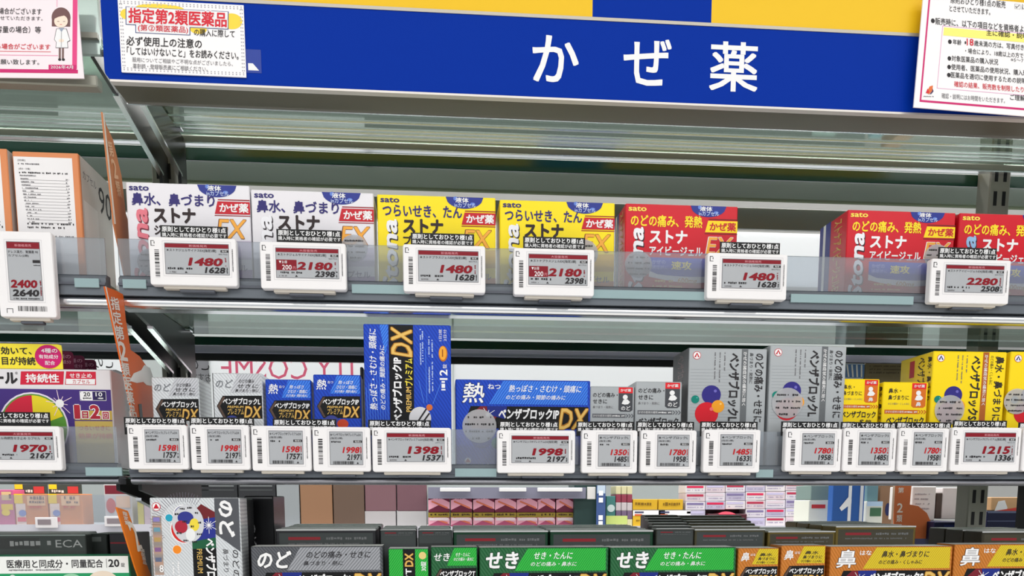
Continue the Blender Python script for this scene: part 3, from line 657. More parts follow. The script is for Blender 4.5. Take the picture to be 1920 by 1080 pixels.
# ---- plain line: small grey and yellow cartons (width 100), tall cartons (width 147)
def small_plain(k):
    g = k == 'L'; tabc = M((70, 72, 78)) if g else M((214, 110, 30)); tx = INK
    def art(a):
        if g: a.text('のどの痛み・', 6, 14, 62, 25, tx, w=0.015); a.text('せきに', 6, 29, 38, 39, tx, w=0.015); a.text('鼻づまり・発熱に', 6, 44, 52, 50, GREYT)
        else: a.text('鼻水・', 12, 14, 40, 25, tx, w=0.015); a.text('鼻づまりに', 12, 29, 58, 40, tx, w=0.015); a.text('のどの痛み・くしゃみに', 12, 46, 60, 51, GREYT)
        a.rect(64, 2, 96, 15, M((224, 30, 40)), 1); a.text('かぜ薬', 68, 5, 92, 12, WHITE, w=0.02)
        a.rawpoly([(64, 15), (96, 15), (96, 53), (91, 57), (69, 57), (64, 53)], tabc, 1)
        a.ell(79, 24, 5.5, 5.5, WHITE, 2); a.poly([(71, 39), (75, 30), (84, 29), (90, 35), (86, 40), (78, 41)], WHITE, 2)
        a.text('のど' if g else '鼻', 70 if g else 74, 44, 91 if g else 86, 54, WHITE, w=0.02)
        bc = M((100, 102, 108)) if g else M((206, 104, 30))
        a.rect(5, 62, 80, 71, bc, 1); a.text('かぜの症状の緩和', 7, 64, 48, 69, WHITE); a.scrawl(50, 65, 78, 68.5, WHITE)
        for i in range(3): a.rawpoly([(80 + i * 6, 62), (83 + i * 6, 62), (87 + i * 6, 66.5), (83 + i * 6, 71), (80 + i * 6, 71), (84 + i * 6, 66.5)], bc, 1)
        a.text('ベンザブロック', 6 if g else 10, 77, 94, 94, tx, w=0.035)
        a.text('L' if g else 'S', 56, 98, 66, 110, tx, w=0.03); a.text('錠', 70, 98, 84, 111, tx, w=0.015); a.scrawl(8, 103, 44, 106, GREYT)
        a.ell(26, 122, 9, 9, NAVY, 1); a.ell(38, 130, 8, 8, SRED, 1)
    return art
GRB = M((176, 181, 185), 0.32, 0.25); YEB = M((250, 218, 20), 0.3)
def tall_plain(k):
    g = k == 'L'; st = M((104, 108, 112)) if g else M((176, 96, 36))
    def art(a):
        for i in range(18):
            if g: a.rect(4, 40 + i * 6, 88, 40.6 + i * 6, M((160, 165, 170), 0.32, 0.25), 1)
        a.ell(15, 14, 7.6, 7.6, SRED, 1); a.ell(15, 14, 6.6, 6.6, WHITE, 2); a.rawpoly([(15, 8.5), (20, 17.5), (10, 17.5)], SRED if g else NAVY, 3); a.rawpoly([(15, 12), (17, 17.5), (13, 17.5)], WHITE, 4)
        for x, y1 in ((48, 58), (57, 64), (66, 42)): a.scrawl(x, 8, x + 2.6, y1, GREYT, rot=1)
        a.text('ベンザブロックL' if g else 'ベンザブロックS', 75, 9, 97, 138, INK, w=0.04, rot=90)
        a.rect(99, 1, 111, a.hpx, st, 1); a.text('かぜの諸症状の緩和に効く', 102, 6, 109, 108, WHITE, w=0.015, rot=90)
        a.text('鼻づまり・発熱に' if g else 'のどの痛み・くしゃみに', 114, 8, 121, 66, INK, rot=90); a.text('のどの痛み・せきに' if g else '鼻水・鼻づまりに', 124, 9, 142, 140, INK, w=0.025, rot=90)
        for cx, cy, r, c, hi in ((44, 88, 18, (52, 46, 130), (110, 104, 190)), (14, 97, 7.6, (20, 130, 116), (90, 190, 180)), (36, 124, 22, (214, 30, 46), (240, 110, 110)), (57, 110, 12, (240, 160, 40), (252, 210, 120))):
            a.ell(cx, cy, r, r, M(c, 0.2), 2 if r > 12 else 3); a.ell(cx + r * .4, cy - r * .4, r * .16, r * .16, M(hi, 0.2), 4)
    return art
product('small grey carton right of the wide blue box, shorter of the two small grey ones', G2, 1107, 724, 1190, Y2, Z2, .04, GRB, small_plain('L'), R100, top=None)
product('small grey carton directly left of the tall grey boxes', G2, 1192, 715, 1279, Y2 - .002, Z2, .04, GRB, small_plain('L'), R100)
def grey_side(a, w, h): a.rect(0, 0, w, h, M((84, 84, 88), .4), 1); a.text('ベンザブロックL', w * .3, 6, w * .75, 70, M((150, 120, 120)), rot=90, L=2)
R147 = (0, 0, 147)
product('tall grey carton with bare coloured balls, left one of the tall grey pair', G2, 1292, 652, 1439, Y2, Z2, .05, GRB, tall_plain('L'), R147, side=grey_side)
product('tall grey carton with a round clear seal over its balls, right one of the pair', G2, 1445, 647, 1588, Y2 - .002, Z2, .05, GRB, tall_plain('L'), R147, seal=(36, 112, 30))
product('small yellow carton touching the tall grey box', G2, 1572, 710, 1650, Y2 + .002, Z2, .04, YEB, small_plain('S'), R100)
def yel_side(a, w, h): a.text('ベンザブロックS', w * .55, 6, w * .8, 100, INK, w=.02, rot=90); a.text('鼻水・鼻づまり', w * .85, 8, w * .97, 90, INK, w=.02, rot=90); a.rect(w * .3, 8, w * .45, 40, SRED, 1)
product('small yellow carton directly left of the tall yellow box', G2, 1657, 716, 1741, Y2, Z2, .04, YEB, small_plain('S'), R100, side=yel_side)
product('tall yellow carton with clear seal, showing its printed left side', G2, 1751, 658, 1889, Y2, Z2, .055, YEB, tall_plain('S'), R147, seal=(38, 118, 30), side=yel_side)
product('tall yellow carton cut by the right edge of the photo', G2, 1896, 659, 2034, Y2, Z2, .055, YEB, tall_plain('S'), R147, seal=(18, 100, 26))

# ---- left bay
ORB = M((222, 140, 90), 0.4); LEAF = M((240, 238, 240), 0.45)
def leaflet(a):
    o = 283
    a.rect(24, o + 10, 134, o + a.hpx - 2, LEAF, 1)
    a.text('[効能]', 32, o + 15, 46, o + 19, INK, L=3); a.scrawl(32, o + 22, 72, o + 25, GREYT); a.text('[成分・分量]', 33, o + 31, 54, o + 35, INK, L=3)
    a.scrawl(33, o + 38, 124, o + 41.5, INK); a.scrawl(34, o + 44, 66, o + 47, GREYT)
    for i in range(15):
        y = o + 50 + i * 5.8; a.rect(35 + i * .6, y + 3, 124, y + 3.5, GREYT, 2); a.scrawl(35 + i * .6, y, 50 + (i * 13) % 22, y + 2.6, GREYT); a.scrawl(120, y, 126, y + 2.6, GREYT)
    a.scrawl(42, o + 134, 130, o + 138, INK); a.scrawl(42, o + 141, 112, o + 145, INK); a.scrawl(80, o + 158, 130, o + 162, GREYT)
def ninety(a, w, h):
    a.rect(1, 1, w - 1, h, M((200, 196, 192), 0.35), 1)
def ninety_r(a, w, h):
    a.rect(w * .04, 1, w * .98, h, M((206, 200, 196), 0.3), 1); a.text('90', w * .56, 26, w * .97, 80, INK, w=.0, L=2); a.text('カプセル', w * .1, 24, w * .5, 40, GREYT, L=2); a.rect(w * .08, 82, w * .5, h, M((225, 222, 220)), 2)
def side_right(fn):
    """art on a box's right face, called through product's front art"""
    def f(a, depth_px, wd_px):
        b = Art(a.mb, 0, 0, a.k, a.O + Vector((wd_px * a.k, 0, 0)), U=(0, 1, 0), N=(1, 0, 0)); fn(b, depth_px, a.hpx * a.kv / a.k)
    return f
sr = side_right(ninety_r)
kk = (W(146, 287, .012).x - W(22, 280, .012).x) / 124
product('large orange-edged box with printed contents list, beside the orange divider at upper left', 'orange-edged boxes', 22, 283, 146, .012, Z1, .07, ORB, lambda a: (leaflet(a), sr(a, .07 / a.k, 124)), (22, 283, 124))
product('large orange-edged box cut by the left edge of the photo', 'orange-edged boxes', -124, 274, 12, .010, Z1, .085, ORB, lambda a: (leaflet(a), side_right(ninety)(a, .085 / a.k, 124)), (22, 283, 124))

PURP = M((66, 44, 122), 0.3); PLUM = M((120, 24, 70), 0.4)
def pie_box(a):
    # photo pixels, origin (-60, 690); width 267
    h = a.hpx
    a.rect(-58, 691, 205, 727, M((224, 222, 226), 0.3), 1); a.rect(-58, 728, 205, 690 + h, PURP, 1)
    a.text('コール', -40, 697, 31, 719, INK, w=.06, L=3); a.text('®', 27, 696, 32, 701, INK, L=3)
    a.poly([(38, 695), (119, 694), (116, 719), (35, 720)], M((206, 30, 60)), 2); a.text('持続性', 46, 699, 109, 716, WHITE, w=.03, L=3)
    a.poly([(123, 694), (179, 694), (178, 719), (119, 719)], M((206, 30, 60)), 2); a.poly([(122, 708), (177, 708), (176, 718), (121, 718)], WHITE, 3); a.text('せき止め', 129, 697, 171, 706, WHITE, w=.02, L=3); a.text('カプセル', 134, 709, 167, 717, SRED, w=.01, L=4)
    cx, cy, r = 55, 800, 60
    a.ell(cx, cy, r + 6, r + 6, M((232, 220, 240)), 2); a.ell(cx, cy, r + 3, r + 3, M((96, 150, 60)), 2)
    def sec(a0, a1, c): a.rawpoly([(cx, cy)] + [(cx + r * math.cos(R(a0 + (a1 - a0) * i / 14)), cy + r * math.sin(R(a0 + (a1 - a0) * i / 14))) for i in range(15)], c, 3)
    sec(180, 270, M((206, 30, 60))); sec(270, 340, M((234, 214, 40))); sec(340, 440, M((90, 150, 60))); sec(80, 180, M((170, 60, 130)))
    for i in range(10):
        an = R(i * 36 + 9); rr = 26 if i % 2 else 15; a.line(107, 755, 107 + rr * math.cos(an), 755 + rr * math.sin(an), 1.2, M((240, 214, 230)), 4)
    a.ell(107, 755, 8, 8, WHITE, 4.6)
    a.rawpoly([(150, 731), (170, 731), (170, 749), (150, 749), (146, 745), (146, 735)], WHITE, 3); a.rawpoly([(172, 731), (192, 731), (196, 735), (196, 745), (192, 749), (172, 749)], M((40, 30, 80)), 3); a.frame(146, 731, 196, 749, .8, WHITE, 4)
    a.text('20', 153, 733, 166, 741, INK, w=.02, L=5); a.text('10', 176, 733, 189, 741, WHITE, w=.02, L=5); a.scrawl(152, 743, 168, 746, INK, L=5); a.scrawl(175, 743, 190, 746, WHITE, L=5)
    [a.text(t, x0, y0, x1, y1, M((170, 30, 50)), w=.05, L=5, edge=(WHITE, 1.4, .06)) for t, x0, y0, x1, y1 in (('1', 133, 757, 145, 784), ('日', 148, 769, 160, 783), ('2', 163, 757, 183, 784), ('回', 187, 770, 199, 784))]
    a.rect(133, 768, 205, 786, M((190, 160, 70)), 2); a.rect(133, 788, 205, 690 + h, M((196, 170, 90)), 2); a.text('つらいせきに', 140, 797, 200, 806, M((170, 40, 60)), w=.01, L=4); a.text('効果が持続', 138, 811, 204, 822, M((206, 110, 60)), w=.03, L=4)
def flap(a):
    a.rect(-58, 645, 115, 688, M((248, 228, 60)), 1); a.text('効いて、', 0, 649, 58, 664, INK, w=.03, L=3); a.text('効き目が持続', -34, 668, 64, 684, INK, w=.03, L=3)
def box_with_header(label, dx, Y, k):
    xl = -60 + dx
    p = product(label, 'purple boxes with round plum header badges', xl, 690, 207 + dx * .3, Y, Z2, .030, M((216, 214, 220), .3), pie_box if not k else (lambda a: a.rect(-58, 691, 205, 690 + a.hpx, PURP, 1)), (-60, 690, 267), slope=0)
    p0 = W(xl, 690, Y); cxw = p.location.x; h = p.dimensions.z; mb = MB()
    if not k:
        x0, x1, yt = -58, 115, 643
    else: x0, x1, yt = 40, 115 + 21.5 * k, 650 + 7.5 * k
    a0, a1 = W(x0, yt, Y).x - cxw, W(x1, yt, Y).x - cxw; zt = W(x0, yt, Y).z - Z2 - h; s = (a1 - a0) / (x1 - x0); r = .003
    base = M((248, 228, 60)) if not k else PLUM
    pts = [(a0, 0), (a1, 0)] + [(a1 - r + r * math.cos(R(t)), zt - r + r * math.sin(R(t))) for t in (0, 30, 60, 90)] + [(a0, zt)]
    n = len(pts); mb.add([(x, -.015, z) for x, z in pts] + [(x, -.0142, z) for x, z in pts], [list(range(n)), list(range(n, 2 * n))[::-1]] + [[i, n + i, n + (i + 1) % n, (i + 1) % n] for i in range(n)], base)
    a = Art(mb, x0, yt, s, (a0, -.015, zt))
    if not k:
        flap(a); a.ell(89, 667, 25.5, 22.5, M((206, 20, 110)), 4); q = 0
        a.text('4種の', 76, 651, 107, 660, WHITE, w=.02, L=5); a.text('有効成分', 71, 663, 108, 671, WHITE, w=.02, L=5); a.text('配合', 82, 675, 101, 683, WHITE, w=.01, L=5)
    else:
        c = M((214, 150, 180)); a.text('4種の', x1 - 34, yt + 6, x1 - 4, yt + 14, c, w=.02, L=5); a.text('有効成分', x1 - 40, yt + 17, x1 - 4, yt + 24, c, w=.02, L=5)
    mb.build('header_flap', p, (0, 0, h))
box_with_header('purple box with pie-shaped badge, front one under the yellow header flap', 0, .008, 0)
box_with_header('purple box directly behind the front pie-badge box, plum badge peeking out', 14, .040, 1)
box_with_header('purple box third from the front, plum badge partly hidden', 26, .072, 2)
box_with_header('purple box farthest back, smallest plum badge showing', 38, .104, 3)
# ================================================================== electronic price tags
EINK = M((172, 175, 180), 0.3); BEZ = M((132, 132, 138), 0.35); DRED = M((132, 24, 38), 0.4, spec=.2); PRED = M((136, 16, 32), 0.4, spec=.2); REDB = M((184, 28, 36), 0.4, spec=.2)
HOUS = M((238, 236, 238), 0.35); MARK = M((70, 68, 72), 0.45)
def rounded(mb, w, h, y0, y1, r, m):
    pts = []
    for cx, cz, a0 in ((w - r, r, -90), (w - r, h - r, 0), (r, h - r, 90), (r, r, 180)):
        pts += [(cx + r * math.cos(R(a0 + a)), cz + r * math.sin(R(a0 + a))) for a in (0, 30, 60, 90)]
    n = len(pts); i = 0.0006
    sh = [(min(max(x, i), w - i), min(max(z, i), h - i)) for x, z in pts]
    vs = [(x, y0, z) for x, z in sh] + [(x, y0 + 0.001, z) for x, z in pts] + [(x, y1, z) for x, z in pts]
    fs = [list(range(n))] + [[k + j, k + n + j, k + n + (j + 1) % n, k + (j + 1) % n] for k in (0, n) for j in range(n)] + [list(range(2 * n, 3 * n))[::-1]]
    mb.add(vs, [f[::-1] if False else f for f in fs], m)
def barcode_v(a, x0, y0, x1, y1, seed):
    rnd = random.Random(seed); y = y0
    while y < y1:
        t = rnd.choice((0.7, 1.1, 1.6, 2.4)); a.rect(x0, y, x1, min(y + t, y1), INK, 1); y += t + rnd.choice((0.7, 1.0, 1.6))
def barcode_h(a, x0, y0, x1, y1, seed, L=4):
    rnd = random.Random(seed); x = x0
    while x < x1:
        t = rnd.choice((0.6, 1.0, 1.6)); a.rect(x, y0, min(x + t, x1), y1, INK, L); x += t + rnd.choice((0.6, 1.0, 1.4))
YT = -0.0165
SEEDN = [0]
def price_tag(kind, x0, y0, x1, y1, price, tax, label, name='', head='新価格発売', promo=False, strip=None, cap='', group='electronic price tags', Y=YT):
    SEEDN[0] += 1; sd = SEEDN[0]
    p = W(x0, y0, Y); q = W(x1, y0, Y); r_ = W(x0, y1, Y); w, h = q.x - p.x, p.z - r_.z
    t = thing('price_tag', label, 'price tag', ((p.x + q.x) / 2, Y, r_.z), group=group)
    refw = {'L': 165, 'S': 113, 'P': 110}[kind]; s = w / refw; hp = h / s; ox = -w / 2
    mb = MB(); rounded(mb, w, h, 0, 0.0068, 0.0022, HOUS)
    mb.v = [(x + ox, y, z) for x, y, z in mb.v]
    a = Art(mb, 0, 0, s, (ox, 0, h))
    if kind != 'P':
        barcode_v(a, 11, hp * .27, 19.5, hp * .84, sd); a.rect(4.5, 7, 6, 17, MARK, 1); a.rect(4.5, 7, 11, 8.2, MARK, 1); a.rect(4.5, 16, 12, 17, MARK, 1); a.rect(10.5, 9, 12, 13, MARK, 1)
        a.scrawl(refw - 8.5, 20, refw - 6.6, 62, MARK, rot=1, dens=1)
        sx0, sy0, sx1, sy1 = (30, 11, 151, hp - 21) if kind == 'L' else (33, 9, 98, hp - 13)
    else:
        barcode_h(a, 36, hp - 22, 92, hp - 12, sd, 1); a.rect(14, hp - 17, 15.2, hp - 8, MARK, 1); a.rect(14, hp - 17, 26, hp - 15.8, MARK, 1); a.rect(25, hp - 17, 26.2, hp - 8, MARK, 1)
        sx0, sy0, sx1, sy1 = 22, 20, 86, hp - 33
    a.frame(sx0 - 4, sy0 - 4, sx1 + 4, sy1 + 4, .7, M((214, 212, 216), .4), 1)
    mb.build('housing', t)
    mb = MB(); b = Art(mb, 0, 0, s, (ox, 0, h))
    mb.box(ox + sx0 * s, -0.0003, h - sy1 * s, ox + sx1 * s, 0.001, h - sy0 * s, BEZ)
    b.step = 0.00008; b.O = b.O + Vector((0, -0.00032, 0))
    b.rect(sx0 + 1.2, sy0 + 1.4, sx1 - .8, sy1 - .8, EINK, 1); W_ = sx1 - sx0; T = lambda u: sx0 + u * W_
    if kind == 'L':
        hh = sy1 - sy0; V = lambda v: sy0 + v * hh
        b.rect(sx0 + 1.2, sy0 + 1.4, sx1 - .8, V(.15), DRED, 2); b.text(head, T(.38), V(.05), T(.66), V(.125), M((226, 150, 160)), L=3)
        b.text('★' + name, T(.03), V(.185), T(.8), V(.285), INK, w=.005); b.rect(T(.87), V(.2), sx1 - 1, V(.275), INK, 2); b.text('指定', T(.89), V(.21), T(.97), V(.265), WHITE, L=4); b.text(cap, T(.84), V(.31), T(.98), V(.36), INK)
        if promo:
            b.rect(sx0 + 1.2, V(.4), T(.33), V(.75), DRED, 2); b.text('▼お得', T(.05), V(.43), T(.18), V(.53), WHITE); b.text('200', T(.1), V(.57), T(.25), V(.73), WHITE, w=.01); b.text('円', T(.27), V(.62), T(.31), V(.72), M((226, 150, 160)))
        b.text(price, T(.34 if promo else .37), V(.46), T(.9), V(.725), PRED, w=.05, shear=.25); b.text(tax, T(.62), V(.755), T(.935), V(.955), INK, w=.045, shear=.2)
        b.scrawl(T(.93), V(.45), T(.955), V(.74), DRED, rot=1); b.scrawl(T(.95), V(.76), T(.975), V(.95), INK, rot=1)
        b.scrawl(T(.04), V(.78), T(.42), V(.86), INK); b.scrawl(T(.05), V(.91), T(.17), V(.96), GREYT); b.rawpoly([(T(.3), V(.96)), (T(.345), V(.96)), (T(.32), V(.9))], INK, 3)
    elif kind == 'S':
        hh = sy1 - sy0; V = lambda v: sy0 + v * hh
        b.text('★' + name, T(.03), V(.05), T(.95), V(.14), INK, w=.005); b.text('(指定2類)', T(.03), V(.17), T(.4), V(.24), INK); b.scrawl(T(.05), V(.28), T(.34), V(.34), INK); b.rect(T(.72), V(.265), sx1 - 1.5, V(.335), INK, 2); b.text('指定2', T(.76), V(.275), T(.94), V(.325), WHITE, L=4)
        b.text(price, T(.4), V(.46), T(.9), V(.645), REDB, w=.04, shear=.22); b.text(tax, T(.52), V(.68), T(.9), V(.855), INK, w=.035, shear=.12)
        b.scrawl(T(.92), V(.46), T(.96), V(.65), REDB, rot=1); b.scrawl(T(.92), V(.68), T(.96), V(.86), INK, rot=1)
        barcode_h(b, T(.1), V(.89), T(.72), V(.98), sd); b.rawpoly([(T(.8), V(.97)), (T(.87), V(.97)), (T(.835), V(.91))], INK, 3)
    else:
        hh = sy1 - sy0; V = lambda v: sy0 + v * hh
        b.rect(sx0 + 1.2, sy0 + 1.4, sx1 - .8, V(.12), DRED, 2); b.text('新価格発売', T(.25), V(.045), T(.75), V(.09), M((226, 150, 160)))
        b.text('ナレス漢方、胃腸薬 90', T(.04), V(.15), T(.94), V(.2), INK); b.text('カプセル(2類)', T(.04), V(.22), T(.66), V(.265), INK); b.rect(T(.76), V(.31), sx1 - 1, V(.36), INK, 2); b.scrawl(T(.78), V(.39), T(.98), V(.41), INK)
        b.text(price, T(.06), V(.65), T(.86), V(.79), PRED, w=.05, shear=.12); b.text(tax, T(.1), V(.815), T(.9), V(.935), INK, w=.05, shear=.12); b.scrawl(T(.93), V(.66), T(.98), V(.92), DRED, rot=1); b.scrawl(T(.12), V(.96), T(.9), V(.985), INK)
    mb.build('screen', t)
    mb = MB(); mb.box(-w * .36, 0.002, -0.0022, w * .36, 0.0085, 0.0012, BEIGE, .0005); mb.box(-w * .18, 0.003, -0.0042, w * .22, 0.0088, -0.0022, GREYPL, .0004); mb.build('clip', t)
    if strip:
        sa, sb = W(strip[0], strip[1], Y + .007), W(strip[2], strip[3], Y + .007)
        a0 = sa.x - t.location.x; a1 = sb.x - t.location.x; zt = sa.z - t.location.z; zbm = min(sb.z - t.location.z, h) - .004
        k = (sb.x - sa.x) / 126; mb = MB(); mb.box(a0, .007, zbm, a1, .0074, zt, BLACK)
        c = Art(mb, 0, 0, k, (a0, .007, zt)); c.frame(0, 0, 126, 23, .8, M((90, 88, 90)), 1) if False else None
        c.text('原則としておひとり様1点', 3, 2, 123, 12.2, WHITE, w=.03); c.text('購入時に資格者の確認が必要です', 3, 13.6, 124, 21, WHITE, w=.015)
        mb.build('notice_strip', t)
    return t
NS = ['ストナジェルサイナスEX[指定2類]', 'ストナプラスジェルEX[指定2類]', 'ストナアイビージェルEX[指定2類]']
price_tag('L', 277, 443, 442, 534, '1480', '1628', 'wide tag reading 1480 under the leftmost white box', NS[0], strip=(300, 422, 427, 442), cap='18カプセル')
price_tag('L', 486, 452, 648, 541, '2180', '2398', 'wide tag reading 2180 under the second white box', NS[0], '大容量発売', True, strip=(518, 429, 641, 452), cap='36カプセル')
price_tag('L', 755, 457, 910, 547, '1480', '1628', 'wide tag reading 1480 under the left yellow box', NS[1], strip=(770, 436, 889, 459), cap='18カプセル')
price_tag('L', 963, 464, 1115, 553, '2180', '2398', 'wide tag reading 2180 under the right yellow box', NS[1], '大容量発売', True, strip=(981, 443, 1097, 464), cap='36カプセル')
price_tag('L', 1327, 473, 1478, 560, '1480', '1628', 'wide tag reading 1480 at the gap right of the lone red box', NS[2], strip=(1350, 453, 1462, 474), cap='18カプセル')
price_tag('L', 1747, 484, 1897, 568, '2280', '2508', 'wide tag reading 2280 under the two red boxes at right', NS[2], strip=(1760, 463, 1868, 484), cap='36カプセル')
price_tag('P', -12, 432, 96, 594, '2400', '2640', 'upright tag reading 2400 under the orange-edged boxes')
NB = ['ベンザブロックLプレミアムDX', 'ベンザブロックIPプレミアムDX', 'ベンザブロックL', 'ベンザブロックS']
price_tag('S', 237, 796, 350, 880, '1598', '1757', 'small tag reading 1598 under the leftmost silver box', NB[0], strip=(232, 782, 350, 806))
price_tag('S', 355, 796, 466, 881, '1998', '2197', 'small tag reading 1998 under the second silver box', NB[0], strip=(355, 782, 477, 806))
price_tag('S', 470, 798, 582, 883, '1598', '1757', 'small tag reading 1598 under the small blue boxes', NB[1], strip=(511, 785, 631, 806))
price_tag('S', 585, 800, 694, 884, '1998', '2197', 'small tag reading 1998 directly left of the tag reading 1398', NB[1])
price_tag('L', 697, 801, 846, 885, '1398', '1537', 'wide tag reading 1398 under the tall blue box', 'ベンザブロックIPプレミアムDX[指定2類]', strip=(690, 787, 808, 808), cap='12カプレット')
price_tag('L', 932, 806, 1079, 887, '1998', '2197', 'wide tag reading 1998 under the wide blue box', 'ベンザブロックIPプレミアムDX[指定2類]', strip=(935, 789, 1048, 809), cap='24カプレット')
price_tag('S', 1091, 806, 1196, 887, '1350', '1485', 'small tag reading 1350 under the small grey cartons', NB[2], strip=(1081, 790, 1188, 809))
price_tag('S', 1202, 806, 1307, 887, '1780', '1958', 'small tag reading 1780 left of the tag reading 1485', NB[2], strip=(1193, 790, 1301, 810))
price_tag('S', 1320, 805, 1427, 886, '1485', '1633', 'small tag reading 1485 under the left tall grey carton', NB[2], strip=(1313, 790, 1420, 810))
price_tag('S', 1474, 803, 1580, 884, '1780', '1958', 'small tag reading 1780 under the right tall grey carton', NB[2], strip=(1465, 790, 1572, 809))
price_tag('S', 1583, 802, 1683, 884, '1350', '1485', 'small tag reading 1350 under the left small yellow carton', NB[3], strip=(1577, 791, 1680, 809))
price_tag('S', 1687, 802, 1781, 884, '1780', '1958', 'small tag reading 1780 under the right small yellow carton', NB[3], strip=(1680, 791, 1783, 809))
price_tag('L', 1786, 801, 1917, 884, '1215', '1336', 'wide tag reading 1215 under the tall yellow carton', 'ベンザブロックSプレミアム[指定2類]', strip=(1787, 788, 1887, 808), cap='12カプレット')
price_tag('L', 1921, 801, 2050, 884, '1598', '1757', 'tag at the right edge, only its black strip showing', 'ベンザブロックS[指定2類]', strip=(1910, 792, 2012, 810))
price_tag('L', -52, 798, 112, 882, '1970', '2167', 'wide tag reading 1970 under the purple pie-badge box', 'コール持続性せき止め カプセル', '大容量発売', strip=(-30, 772, 95, 797))

# ================================================================== orange divider cards, edge-on to us
ORG = M((216, 92, 8), 0.45, noise=0.05); ORG2 = M((232, 120, 4), 0.45); CREAM = M((236, 226, 214), 0.5)
def divider(label, X, outline, chars, col, edge=None, torn=None, slit=None, th=0.0012, ccol=CREAM):
    P = [WX(x, y, X) for x, y in outline]; c = P[0].copy(); zb = min(p.z for p in P); org = Vector((X, c.y, zb))
    mb = MB(); n = len(P); Q = [p - org for p in P]
    mb.add([(0, p.y, p.z) for p in Q] + [(-th, p.y, p.z) for p in Q], [list(range(n)), list(range(n, 2 * n))[::-1]] + [[i, n + i, n + (i + 1) % n, (i + 1) % n] for i in range(n)], col)
    def patch(poly, m, L):
        vs = [WX(x, y, X) - org for x, y in poly]; mb.add([(0.0001 * L, v.y, v.z) for v in vs], [list(range(len(vs)))], m)
    if edge: patch(edge, CREAM, 1)
    for ch, (tl, tr, bl, br) in chars:
        vs, fs, ax, bx, ay, by = glyphs(ch, .03); out = []
        for x, y, lay in vs:
            u, v = (x - ax) / (bx - ax), 1 - (y - ay) / (by - ay)
            px = (tl[0] * (1 - u) + tr[0] * u) * (1 - v) + (bl[0] * (1 - u) + br[0] * u) * v; py = (tl[1] * (1 - u) + tr[1] * u) * (1 - v) + (bl[1] * (1 - u) + br[1] * u) * v
            w_ = WX(px, py, X) - org; out.append((0.0003 + lay * 5e-6, w_.y, w_.z))
        mb.add(out, fs, ccol)
    if torn: patch(torn, M((244, 240, 238), .6), 3)
    if slit: patch(slit, BLACK, 3)
    return tag(mb.build('divider_card', None, org), label, 'divider card', 'orange divider cards')
def stack(chars, xa, wa, ya, xb, wb, yb, hs):
    out = []; tot = sum(hs); acc = 0
    for ch, h in zip(chars, hs):
        t0, t1 = acc / tot, (acc + h * .92) / tot; acc += h
        f = lambda t: (xa + (xb - xa) * t, wa + (wb - wa) * t, ya + (yb - ya) * t)
        (x0, w0, y0), (x1, w1, y1) = f(t0), f(t1)
        out.append((ch, ((x0, y0), (x0 + w0, y0 + 2), (x1, y1), (x1 + w1, y1 + 2))))
    return out
XC = -0.2500
divider('long orange divider card with torn white patch, between the purple and silver boxes', XC,
        [(197, 537), (218, 545), (231, 552), (236, 600), (245, 656), (262, 668), (277, 690), (287, 735), (290, 800), (253, 797)],
        stack('指定第2類医薬品', 205, 16, 556, 243, 14, 786, (1, 1, 1.1, 1.5, 1, 1, 1, 1)), ORG, edge=[(197, 537), (199, 537), (255, 797), (253, 797)],
        torn=[(242, 714), (250, 700), (264, 694), (270, 684), (281, 690), (288, 712), (286, 724), (274, 722), (268, 716), (256, 718)], slit=[(259, 758), (265, 757), (268, 792), (263, 795)], ccol=M((226, 214, 206), .5))
divider('orange divider card seen almost edge-on at the left end of the upper row', -0.2560,
        [(192, 210), (200, 236), (212, 262), (228, 330), (236, 400), (268, 500), (274, 545), (240, 545), (214, 420)],
        stack('第2類', 199, 9, 262, 221, 8, 372, (1, 1.2, 1)), M((196, 122, 78), .5), edge=[(192, 210), (195, 214), (217, 420), (214, 420)], ccol=M((226, 176, 140), .5))
divider('short orange divider card reading a large figure two, at lower left', -0.2515,
        [(219, 951), (240, 958), (276, 1060), (286, 1086), (262, 1086), (254, 1064)],
        [('2', ((236, 978), (249, 976), (258, 1035), (268, 1032)))] + stack('指定第', 228, 9, 958, 234, 9, 984, (1, 1, 1)) + stack('類医薬品', 262, 8, 1028, 268, 7, 1058, (1, 1, 1, 1)), ORG2)

